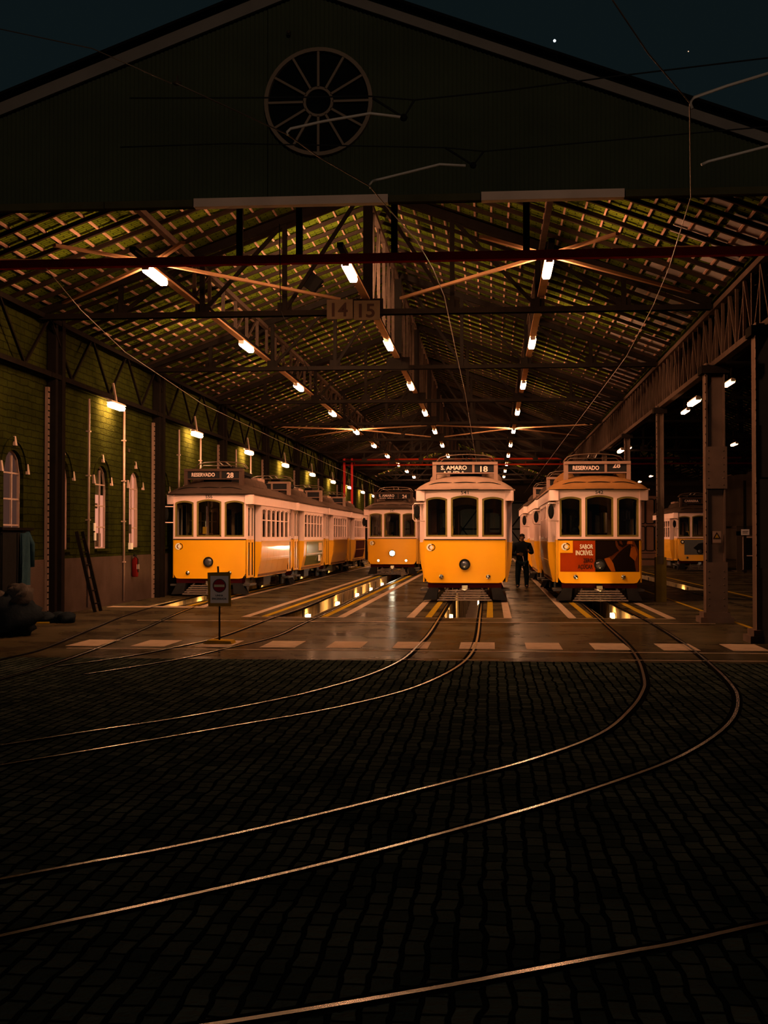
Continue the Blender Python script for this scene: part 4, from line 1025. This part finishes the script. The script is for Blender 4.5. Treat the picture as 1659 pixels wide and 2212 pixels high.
def dress(T, number, dest=None, route=None, below=None, clipr=None, lit=False, logo=True):
    box = [c for c in T.children if c.name.startswith('destination_box')][0]
    if number: text('fleet_number', number, .19, .085, 'signink', T, (0, -.004, 2.70), bold=.01)
    if dest: text('destination', dest, .66 if len(dest) > 6 else .6, .105, 'letter', box, (-.285, .532, 3.325 if not below else 3.345), bold=.03)
    if below: text('next_destination', below, .60, .105, 'letter', box, (-.285, .532, 3.20), bold=.03, clip=(.073, 'above'))
    if route:
        text('route_number', route, .19, .145, 'letter', box, (.48, .532, 3.29 if not clipr else 3.375), bold=.025, clip=clipr)
    if logo:
        lg = MB(); Fq = front(-.845, bow(.84)-.012, 1.37)
        lg.arc((-.02, 0), .052, .092, R(62), R(298), Fq, 0, .01, 0, 16); lg.disc((.01, 0), .045, Fq, .001, .01, 0, 14)
        lg.arc((.02, 0), .068, .088, R(-95), R(95), Fq, -.002, .01, 1, 14); lg.arc((.0, 0), .052, .066, R(100), R(260), Fq, -.003, .01, 1, 10)
        lg.build('emblem', ['letterw', 'ink'], T)
    if lit:
        for c in list(T.children):
            for l in list(c.children):
                if l.name.startswith('lens') and (l.matrix_basis is not None):
                    ys = [v.co.y for v in l.data.vertices]
                    if max(ys) < 2:
                        me = l.data.copy(); me.materials.clear(); me.materials.append(M['headglow' if c.name.startswith('headlamp') else 'smallglow']); l.data = me

TG = 'yellow and cream trams'
proto = build_tram('middle yellow and cream tram, S. AMARO 18 on its sign box', TG)
def spawn(x, y, label):
    c = copy_tree(proto); c.location = (x, y, 0); c['label'] = label; return c
t542 = spawn(2.67, 31.3, 'yellow tram with red and black advert on its front, RESERVADO 28')
t556 = spawn(-7.75, 33.9, 'far left yellow tram with RESERVADO 28 sign, heading the line along the green wall')
t547 = spawn(-4.16, 52.6, 'yellow tram with its round headlamp shining, S. AMARO 24')
q2 = spawn(-7.75, 42.1, 'second tram of the line along the green wall, green advert on its side')
q3 = spawn(-7.75, 50.25, 'third tram of the line along the green wall, plain yellow side')
q4 = spawn(-7.75, 58.4, 'fourth tram of the line along the green wall, dark maroon side advert')
r2 = spawn(2.60, 39.6, 'tram parked close behind the one with the red front advert, seen past the standing man')
r3 = spawn(2.45, 47.9, 'third tram of the right track, furthest behind the standing man')
th = spawn(9.95, 61.0, 'distant dim tram with grey front advert in the right hall')
proto.location = (-.66, 31.3, 0); t541 = proto
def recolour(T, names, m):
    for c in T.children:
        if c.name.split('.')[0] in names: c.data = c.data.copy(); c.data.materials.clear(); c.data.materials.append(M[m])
for q in (t556, q2, q3, q4, t547, r2, r3, th): recolour(q, ('roof', 'roof_vent', 'gutter'), 'roofshade')
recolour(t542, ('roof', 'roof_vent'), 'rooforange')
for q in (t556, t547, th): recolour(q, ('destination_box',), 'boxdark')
dress(t541, '541', 'S. AMARO', '18', 'AJUDA')
dress(t542, '542', 'RESERVADO', '28', None, (.10, 'below'), logo=False)
dress(t556, '556', 'RESERVADO', '28')
dress(t547, '547', 'S. AMARO', '24', 'BELEM', None, True)
dress(th, None, 'CARREIRA', None, logo=False)
for q in (q2, q3, q4, r2, r3): dress(q, None)
# advert of tram 542
Z8 = lambda x, y: ((x-800)*.001372, 1.63-(y/8.508-10)*.01167)
def ad(T, polys, name, m, d, parent=None):
    mb = MB()
    F = lambda u, w, dd: (u, bow(u)-d+dd, w)
    for P in polys:
        P = [Z8(*p) for p in P]
        if len(P) == 4 and P[0][1] == P[1][1]:
            (x0, z0), (x1, _), (_, z1) = P[0], P[1], P[2]
            n = max(1, int(abs(x1-x0)/.12))
            for i in range(n): a, b = x0+(x1-x0)*i/n, x0+(x1-x0)*(i+1)/n; mb.prism([(a, z0), (b, z0), (b, z1), (a, z1)], F, 0, .004)
        else: mb.prism(P, F, 0, .004)
    return mb.build(name, m, parent or T)
rp_ = ad(t542, [[(100, 150), (722, 150), (722, 712), (100, 712)]], 'advert_red_panel', 'adred', .010)
bp_ = ad(t542, [[(726, 148), (1512, 148), (1512, 714), (726, 714)]], 'advert_black_panel', 'adblack', .010)
ad(t542, [[(880, 480), (960, 445), (1060, 385), (1150, 332), (1095, 250), (1080, 155), (1420, 155), (1500, 330), (1505, 708), (1008, 708), (940, 600)]], 'bottle', 'adbrown', .014, bp_)
ad(t542, [[(890, 474), (980, 458), (1045, 560), (1085, 705), (1010, 705), (945, 600)], [(1370, 250), (1440, 265), (1480, 400), (1440, 520), (1340, 430)], [(1290, 160), (1390, 160), (1400, 210), (1310, 230)]], 'bottle_highlight', 'adorange', .018, bp_)
ad(t542, [[(868, 470), (930, 380), (1030, 338), (1150, 330), (1075, 375), (1010, 430), (950, 430)], [(1112, 155), (1150, 155), (1165, 205), (1210, 225), (1250, 200), (1265, 155), (1300, 155), (1285, 230), (1215, 275), (1140, 240)]], 'swash', 'adblack', .022, bp_)
u, w_ = Z8(1235, 400); text('advert_words', 'ZERO AÇÚCAR', .68, .055, 'adblack', bp_, (u, bow(u)-.012, w_), roll=R(40), bold=.01)
yl = ad(t542, [[(90, 150), (325, 150), (325, 372), (90, 372)]], 'emblem_square', 'yellow', .020)
lg = MB(); Fq = front(Z8(200, 260)[0], bow(.82)-.03, Z8(200, 260)[1])
lg.arc((-.02, 0), .052, .092, R(62), R(298), Fq, 0, .01, 0, 16); lg.disc((.01, 0), .045, Fq, .001, .01, 0, 14)
lg.arc((.02, 0), .068, .09, R(-95), R(95), Fq, -.002, .01, 1, 14); lg.arc((.0, 0), .052, .066, R(100), R(260), Fq, -.003, .01, 1, 10)
lg.build('emblem', ['letterw', 'ink'], yl)
for body, xr, yb, wd, hh_, m in (('SABOR', 685, 295, 235, 80, 'letterw'), ('INCRÍVEL', 685, 412, 310, 88, 'letterw'), ('ZERO', 680, 545, 172, 75, 'ink'), ('AÇÚCAR', 680, 660, 268, 78, 'ink')):
    u, z = Z8(xr, yb); text('advert_words', body, wd*.001372, hh_*.001372, m, rp_, (u, bow(u+.2)-.016, z), bold=.018, align='R')
# side adverts
def side_ad(T, m, name):
    mb = MB(); prof = [(1.214, 1.46), (1.214, 1.35), (1.19, .95), (1.115, .62)]
    for (xa, za), (xb, zb) in zip(prof, prof[1:]):
        mb.hexa([(xa, 2.0, za), (xa, 6.1, za), (xb, 6.1, zb), (xb, 2.0, zb)], [(xa+.006, 2.0, za), (xa+.006, 6.1, za), (xb+.006, 6.1, zb), (xb+.006, 2.0, zb)])
    return mb.build(name, m, T)
sa = side_ad(q2, 'adgreen', 'side_advert')
MB().box(1.222, 5.0, 1.12, 1.226, 5.9, 1.42, 0).box(1.20, 5.0, .72, 1.21, 5.6, .95, 1).box(1.205, 2.1, 1.0, 1.21, 6.0, 1.02, 1).build('advert_patch', ['yellow', 'paper'], sa)
side_ad(q4, 'admaroon', 'side_advert')
# front advert of the distant tram
g = MB(); g.box(-.72, .0, .78, .98, .01, 1.5, 0); o = g.build('front_advert', 'adgrey', th); o.location = (0, -.01, 0)
MB().prism([(-.3, 1.1), (-.05, 1.32), (.95, 1.5), (.95, .8), (.1, .85)], front(0, -.02, 0), 0, .006).build('advert_shape', 'black', th)
yl = MB().box(-.98, .02, 1.26, -.62, .06, 1.54).build('emblem_square', 'yellow', th)
lg = MB(); Fq = front(-.80, .005, 1.4); lg.arc((0, 0), .05, .1, 0, 2*PI, Fq, 0, .01, 1, 18); lg.disc((0, 0), .05, Fq, .0, .01, 0, 14); lg.build('emblem', ['letterw', 'ink'], yl)

# ------------------------------------------------------------------ no entry sign
sx, sy = ground(474, 1390)
s = empty('no_entry_sign', (sx, sy, 0), 'no entry sign on an ochre board, standing on a post between the left tracks', 'sign')
SB = MB()
SB.prism([(-.23, 0), (.23, 0), (.20, .05), (-.15, .06)], front(0, -.16, 0), 0, .32); SB.build('base', 'signboard', s)
MB().tube([(.0, 0, .04), (.0, .0, .6), (-.03, .02, 1.18)], .015, 8).build('post', 'iron', s)
bd = MB().hexa([(-.168, -.03, .57), (.188, -.03, .57), (.188, -.015, .57), (-.168, -.015, .57)], [(-.182, -.03, 1.085), (.168, -.03, 1.095), (.168, -.015, 1.095), (-.182, -.015, 1.085)]).build('board', 'signboard', s)
MB().box(-.135, -.036, .62, .145, -.03, 1.035).build('panel', 'signwhite', bd)
MB().disc((.005, .885), .105, front(0, -.041, 0), 0, .005, 0, 30).build('ring', 'signink', bd)
MB().disc((.005, .885), .092, front(0, -.045, 0), 0, .004, 0, 30).build('disc', 'signred', bd)
MB().box(-.075, -.049, .866, .085, -.045, .902).build('bar', 'barpale', bd)
text('lettering', 'LINHA', .115, .030, 'signink', bd, (.005, -.038, .722), bold=.02)
text('lettering', 'ENCERRADA', .225, .030, 'signink', bd, (.005, -.038, .672), bold=.02)

# ------------------------------------------------------------------ things along the left wall
x, y, z = -8.98, 31.0, .62
e = empty('fire_extinguisher', (x, y, z), 'small red fire extinguisher hung on the plinth beside the far left tram', 'fire extinguisher')
MB().lathe([(0, 0), (.07, .0), (.08, .03), (.08, .40), (.05, .47), (.02, .49), (.02, .53)], lambda u, w, d: (u, w, d), 16).build('body', 'extred', e)
MB().box(-.03, -.09, .52, .03, .06, .56).box(-.02, -.1, .57, .02, .06, .59).build('valve', 'black', e)
MB().tube([(.03, -.06, .53), (.1, -.1, .45), (.1, -.08, .12)], .013, 8).build('hose', 'black', e)
MB().box(.05, -.05, .2, .085, .05, .32).build('tag', 'paper', e)
ld = empty('ladder', (-8.86, 26.7, 0), 'dark wooden ladder leaning on the wall before the nearest bright window', 'ladder')
for s_ in (-.2, .2): MB().bar((.3, s_, 0), (-.12, s_, 1.75), .05, .07).build('stile', 'truss', ld)
for k in range(6): MB().bar((.3-.07*k-.04, -.2, .18+.28*k), (.3-.07*k-.04, .2, .18+.28*k), .03).build('rung', 'truss', ld)
for yy, z0, z1, lb in ((28.05, 1.55, 1.95, 'white notice sheets pinned left of the brightest window'), (30.75, 3.55, 3.85, 'narrow pale plate high on the wall between two pipes'), (30.9, 1.72, 1.95, 'small switch box on the wall beside the third bright window')):
    n = MB(); n.box(XL+.01, yy-.07, z0+.22*(z1-z0 > .3), XL+.03, yy+.07, z1)
    if z1-z0 > .35: n.box(XL+.01, yy-.03, z0, XL+.03, yy+.1, z0+.18)
    tag(n.build('wall_notice', 'paper' if z0 < 1.6 else 'plate'), lb, 'notice')
sw = MB().box(XL, 30.8, 1.32, XL+.08, 30.95, 1.48); tag(sw.build('switch_box', 'paper'), 'small white switch box low beside the rightmost bright window', 'switch box')
# dark locker with hanging coat
lk = empty('locker', (-8.75, 21.75, 0), 'tall dark locker against the wall at the left edge', 'locker')
MB().box(-.3, -.65, .05, .25, .75, 1.75).build('body', 'black', lk)
MB().box(.25, -.62, .12, .27, .03, 1.7).build('door', 'black', lk); MB().box(.25, .07, .12, .27, .72, 1.7).build('door', 'black', lk)
MB().box(-.33, -.7, 1.75, .3, .8, 1.8).build('top', 'truss', lk)
ct = empty('coat', (-8.43, 22.05, 1.7), 'blue work coat hanging on the dark locker', 'coat')
def cfn(a, b): u = -.22+.44*b; return (.0+.03*math.sin(b*14+a*2)+.05*math.sin(PI*b), u*(.7+.3*a), -1.0*a)
m_ = MB(); m_.grid(cfn, 12, 14); m_.grid(lambda a, b: (cfn(a, b)[0]-.03, cfn(a, b)[1], cfn(a, b)[2]), 12, 14); m_.build('cloth', 'blue', ct)
MB().tube([(.0, .1, .0), (.03, .25, -.2), (.03, .27, -.62)], [.05, .06, .05], 10).build('sleeve', 'blue', ct)
MB().bar((-.1, 0, .03), (.02, 0, .03), .02).build('hook', 'iron', ct)
# sacks and rubble
def lump(name, c, r, sc, m, label, seed, group=None, amp=.22):
    rnd = random.Random(seed); vs, fs = [], []; n, k = 18, 12
    ph = [(rnd.uniform(0, 6), rnd.randint(2, 5), rnd.randint(1, 4)) for _ in range(5)]
    for i in range(k+1):
        t = PI*i/k
        for j in range(n):
            a = 2*PI*j/n
            d = 1+amp*sum(math.sin(p+q*a+w*t*1.7) for p, q, w in ph)/5*math.sin(t)
            vs.append((r*sc[0]*d*math.sin(t)*math.cos(a), r*sc[1]*d*math.sin(t)*math.sin(a), max(-c[2]+.0, r*sc[2]*d*math.cos(t))))
    for i in range(k):
        for j in range(n): fs.append((i*n+j, (i+1)*n+j, (i+1)*n+(j+1) % n, i*n+(j+1) % n))
    mb = MB(); mb.add(vs, fs, 0, True); o = mb.build(name, m, None, c)
    return tag(o, label, 'sack', group)
gx0, gy0 = ground(20, 1375)
GSK = 'sacks heaped at the left edge'
lump('sack', (gx0-.15, gy0+.2, .33), .55, (1, 1, .75), 'darktarp', 'big dark sack on the floor at the left edge', 3, GSK, .5)
lump('sack', (gx0-.35, gy0-.1, .62), .27, (1.1, 1, .7), 'tarp', 'pale sack lying on top of the dark sack', 5, GSK, .7)
lump('sack', (gx0+.13, gy0+.1, .66), .24, (.9, 1, .85), 'tarp', 'crumpled pale bag on the heap nearest the dark locker', 8, GSK, .8)
gx1, gy1 = ground(95, 1345)
for i in range(5):
    lump('stone', (gx1-.35+.2*i, gy1+.12*(i % 2), .09), .16, (1.1, 1, .75), 'darktarp', ['first', 'second', 'third', 'fourth', 'fifth'][i]+' dark lump of rubble from the sacks, along the foot of the wall', 20+i, 'rubble at the wall foot', .4)['category'] = 'stone'
mb = MB(); mb.bar((gx1-.5, gy1-.5, .02), (gx1+.2, gy1-.25, .02), .05, .03); tag(mb.build('plank', 'stripey'), 'thin yellowish lath on the floor before the rubble', 'plank')

# ------------------------------------------------------------------ the standing man
def skin_mesh(name, verts, edges, radii, m, parent, sub=2, root=0):
    me = bpy.data.meshes.new(name); me.from_pydata(verts, edges, []); me.update()
    o = bpy.data.objects.new(name, me); COL.objects.link(o)
    md = o.modifiers.new('skin', 'SKIN'); md.use_smooth_shade = True
    sv = me.skin_vertices[0].data
    for i, r in enumerate(radii):
        sv[i].radius = (r, r) if not isinstance(r, tuple) else r; sv[i].use_root = (i == root)
    ss = o.modifiers.new('sub', 'SUBSURF'); ss.levels = sub; ss.render_levels = sub
    dg = bpy.context.evaluated_depsgraph_get(); dg.update()
    me2 = bpy.data.meshes.new_from_object(o.evaluated_get(dg)); me2.name = name
    bpy.data.objects.remove(o); bpy.data.meshes.remove(me)
    me2.materials.clear(); me2.materials.append(M[m])
    for p in me2.polygons: p.use_smooth = True; p.material_index = 0
    o2 = bpy.data.objects.new(name, me2); COL.objects.link(o2); o2.parent = parent
    return o2
px_, py_ = ground(1128, 1270)
man = empty('person', (px_, py_, 0), 'man in dark jacket and trousers standing between the two nearest trams, hands before him', 'person')
V, E_, Rd = [], [], []
def jt(p, r, par=None):
    V.append(p); Rd.append(r)
    if par is not None: E_.append((par, len(V)-1))
    return len(V)-1
pel = jt((0, 0, .92), (.155, .11)); wa = jt((0, 0, 1.08), (.145, .10), pel); ch = jt((0, .01, 1.28), (.17, .115), wa); sh = jt((0, .01, 1.40), (.13, .09), ch); nk = jt((0, 0, 1.48), .055, sh)
jaw = jt((0, -.02, 1.545), .062, nk); hd = jt((0, -.01, 1.62), (.078, .092), jaw); cr_ = jt((0, .005, 1.68), (.066, .08), hd)
legs = []
for s_ in (-1, 1):
    h_ = jt((s_*.095, 0, .86), .088, pel); k_ = jt((s_*.13, -.02, .48), .058, h_); cf = jt((s_*.135, .01, .32), .055, k_); a_ = jt((s_*.14, .02, .09), .038, cf); jt((s_*.155, -.10, .045), .036, a_)
def arm(s_, sho, elb, wri, tips, thumb):
    a0 = jt(sho, .056, sh); e0 = jt(elb, .042, a0); m0 = jt(tuple((elb[i]+wri[i])/2 for i in range(3)), .038, e0); w0 = jt(wri, .026, m0)
    pal = jt(tuple(wri[i]+(tips[1][0][i]-wri[i])*.75 for i in range(3)), (.032, .018), w0)
    for P in tips:
        q = pal
        for p_, r_ in zip(P, (.0095, .009, .008)): q = jt(p_, r_, q)
    q = w0
    for p_, r_ in zip(thumb, (.012, .010)): q = jt(p_, r_, q)
# image-left arm: hand on the belly holding a paper; image-right arm raised to the chest side
arm(-1, (-.20, .0, 1.37), (-.29, -.04, 1.10), (-.13, -.19, 1.07), [[(-.055, -.205, 1.10-.02*k), (-.025, -.21, 1.098-.021*k), (-.004+.004*(k % 2), -.20, 1.092-.021*k)] for k in range(4)], [(-.09, -.215, 1.11), (-.06, -.225, 1.13)])
arm(1, (.20, .0, 1.37), (.31, -.05, 1.11), (.20, -.20, 1.17), [[(.14+.014*k, -.225, 1.235-.006*k), (.128+.014*k, -.235, 1.262-.008*k), (.118+.016*k, -.225, 1.28-.01*k)] for k in range(4)], [(.165, -.235, 1.19), (.14, -.245, 1.215)])
body = skin_mesh('body', V, E_, Rd, 'skin', man, 2)
# clothes
V, E_, Rd = [], [], []
p00 = jt((0, 0, .77), (.20, .15)); p0 = jt((0, .0, .88), (.20, .145), p00); w_ = jt((0, 0, 1.06), (.20, .14), p0); c_ = jt((0, .01, 1.27), (.23, .155), w_); s0 = jt((0, .015, 1.41), (.175, .11), c_); n0 = jt((0, .01, 1.475), .088, s0); jt((0, .0, 1.525), .078, n0)
for sho, elb, wri in (((-.225, .0, 1.375), (-.31, -.04, 1.10), (-.15, -.180, 1.07)), ((.225, 0, 1.375), (.325, -.05, 1.11), (.205, -.195, 1.165))):
    a0 = jt(sho, .092, s0); e0 = jt(elb, .074, a0); m0 = jt(tuple((elb[i]+wri[i])/2 for i in range(3)), .062, e0); jt(wri, .052, m0)
skin_mesh('jacket', V, E_, Rd, 'cloth', man, 2)
V, E_, Rd = [], [], []
p0 = jt((0, 0, .90), (.175, .125))
for s_ in (-1, 1):
    h_ = jt((s_*.105, 0, .80), .118, p0); k_ = jt((s_*.135, -.02, .48), .094, h_); c_ = jt((s_*.14, .005, .30), .084, k_); q_ = jt((s_*.142, .015, .10), .068, c_); jt((s_*.143, .012, .015), .07, q_)
skin_mesh('trousers', V, E_, Rd, 'jeans', man, 2)
for s_ in (-1, 1):
    V, E_, Rd = [], [], []
    a = jt((s_*.142, .05, .05), (.05, .045)); b = jt((s_*.15, -.06, .045), (.05, .04), a); jt((s_*.158, -.15, .035), (.045, .03), b)
    skin_mesh('shoe', V, E_, Rd, 'rubber', man, 2)
MB().ball((0, .012, 1.655), .1, 0, 20, (.90, 1.05, .85), True).ball((0, .045, 1.62), .085, 0, 16, (.95, .75, 1.0)).build('hair', 'hair', man)
MB().ball((0, -.112, 1.605), .016, 0, 8, (.8, 1, 1.5)).build('nose', 'skin', man)
for s_ in (-1, 1):
    MB().ball((s_*.032, -.098, 1.635), .011, 0, 8, (1.3, .6, .8)).build('eye', 'ink', man)
    MB().ball((s_*.085, .0, 1.615), .024, 0, 8, (.5, .8, 1.3)).build('ear', 'skin', man)
MB().box(-.026, -.105, 1.562, .026, -.097, 1.570).build('mouth', 'ink', man)
ln = MB().tube([(.02, -.135, 1.02), (.045, -.15, .88), (.06, -.15, .76)], .006, 6).box(.045, -.155, .70, .075, -.145, .77)
tag(ln.build('lanyard', 'signwhite', man))
pp = MB().hexa([(-.10, -.235, 1.06), (.02, -.24, 1.04), (.035, -.245, 1.12), (-.09, -.24, 1.14)], [(-.10, -.232, 1.06), (.02, -.237, 1.04), (.035, -.242, 1.12), (-.09, -.237, 1.14)])
tag(pp.build('paper_slip', 'plate', None, (px_, py_, 0)), 'folded brown paper slip held by the standing man', 'paper')
rd = MB().box(.10, -.265, 1.20, .15, -.245, 1.32); rd.ball((.125, -.262, 1.21), .014, 0, 8)
tag(rd.build('handset', 'black', None, (px_, py_, 0)), 'dark handset in the raised hand of the standing man', 'phone')

# ------------------------------------------------------------------ light: unseen lamp added behind the camera to lift the gable, night sky
st = empty('added_lamp', (9.0, -32.0, 0), 'added lamp with a round globe, unseen behind the viewpoint, lighting the gable', 'lamp')
MB().tube([(0, 0, 0), (0, 0, 13.6)], [.12, .06], 10).build('pole', 'iron', st)
MB().ball((0, 0, 13.9), .3, 0, 16).build('globe', 'gablefill', st)
wd = bpy.data.worlds.new('night'); S.world = wd; wd.use_nodes = True
bg = wd.node_tree.nodes['Background']; bg.inputs[0].default_value = (.0027, .0052, .0059, 1); bg.inputs[1].default_value = 1.0
S.view_settings.view_transform = 'Standard'; S.view_settings.look = 'None'; S.view_settings.gamma = 1; S.view_settings.exposure = .35
S.view_settings.use_curve_mapping = False
cy = S.cycles
cy.max_bounces = 7; cy.diffuse_bounces = 3; cy.glossy_bounces = 3; cy.transmission_bounces = 4; cy.transparent_max_bounces = 16
cy.caustics_reflective = False; cy.caustics_refractive = False; cy.sample_clamp_indirect = 3.0; cy.use_denoising = True
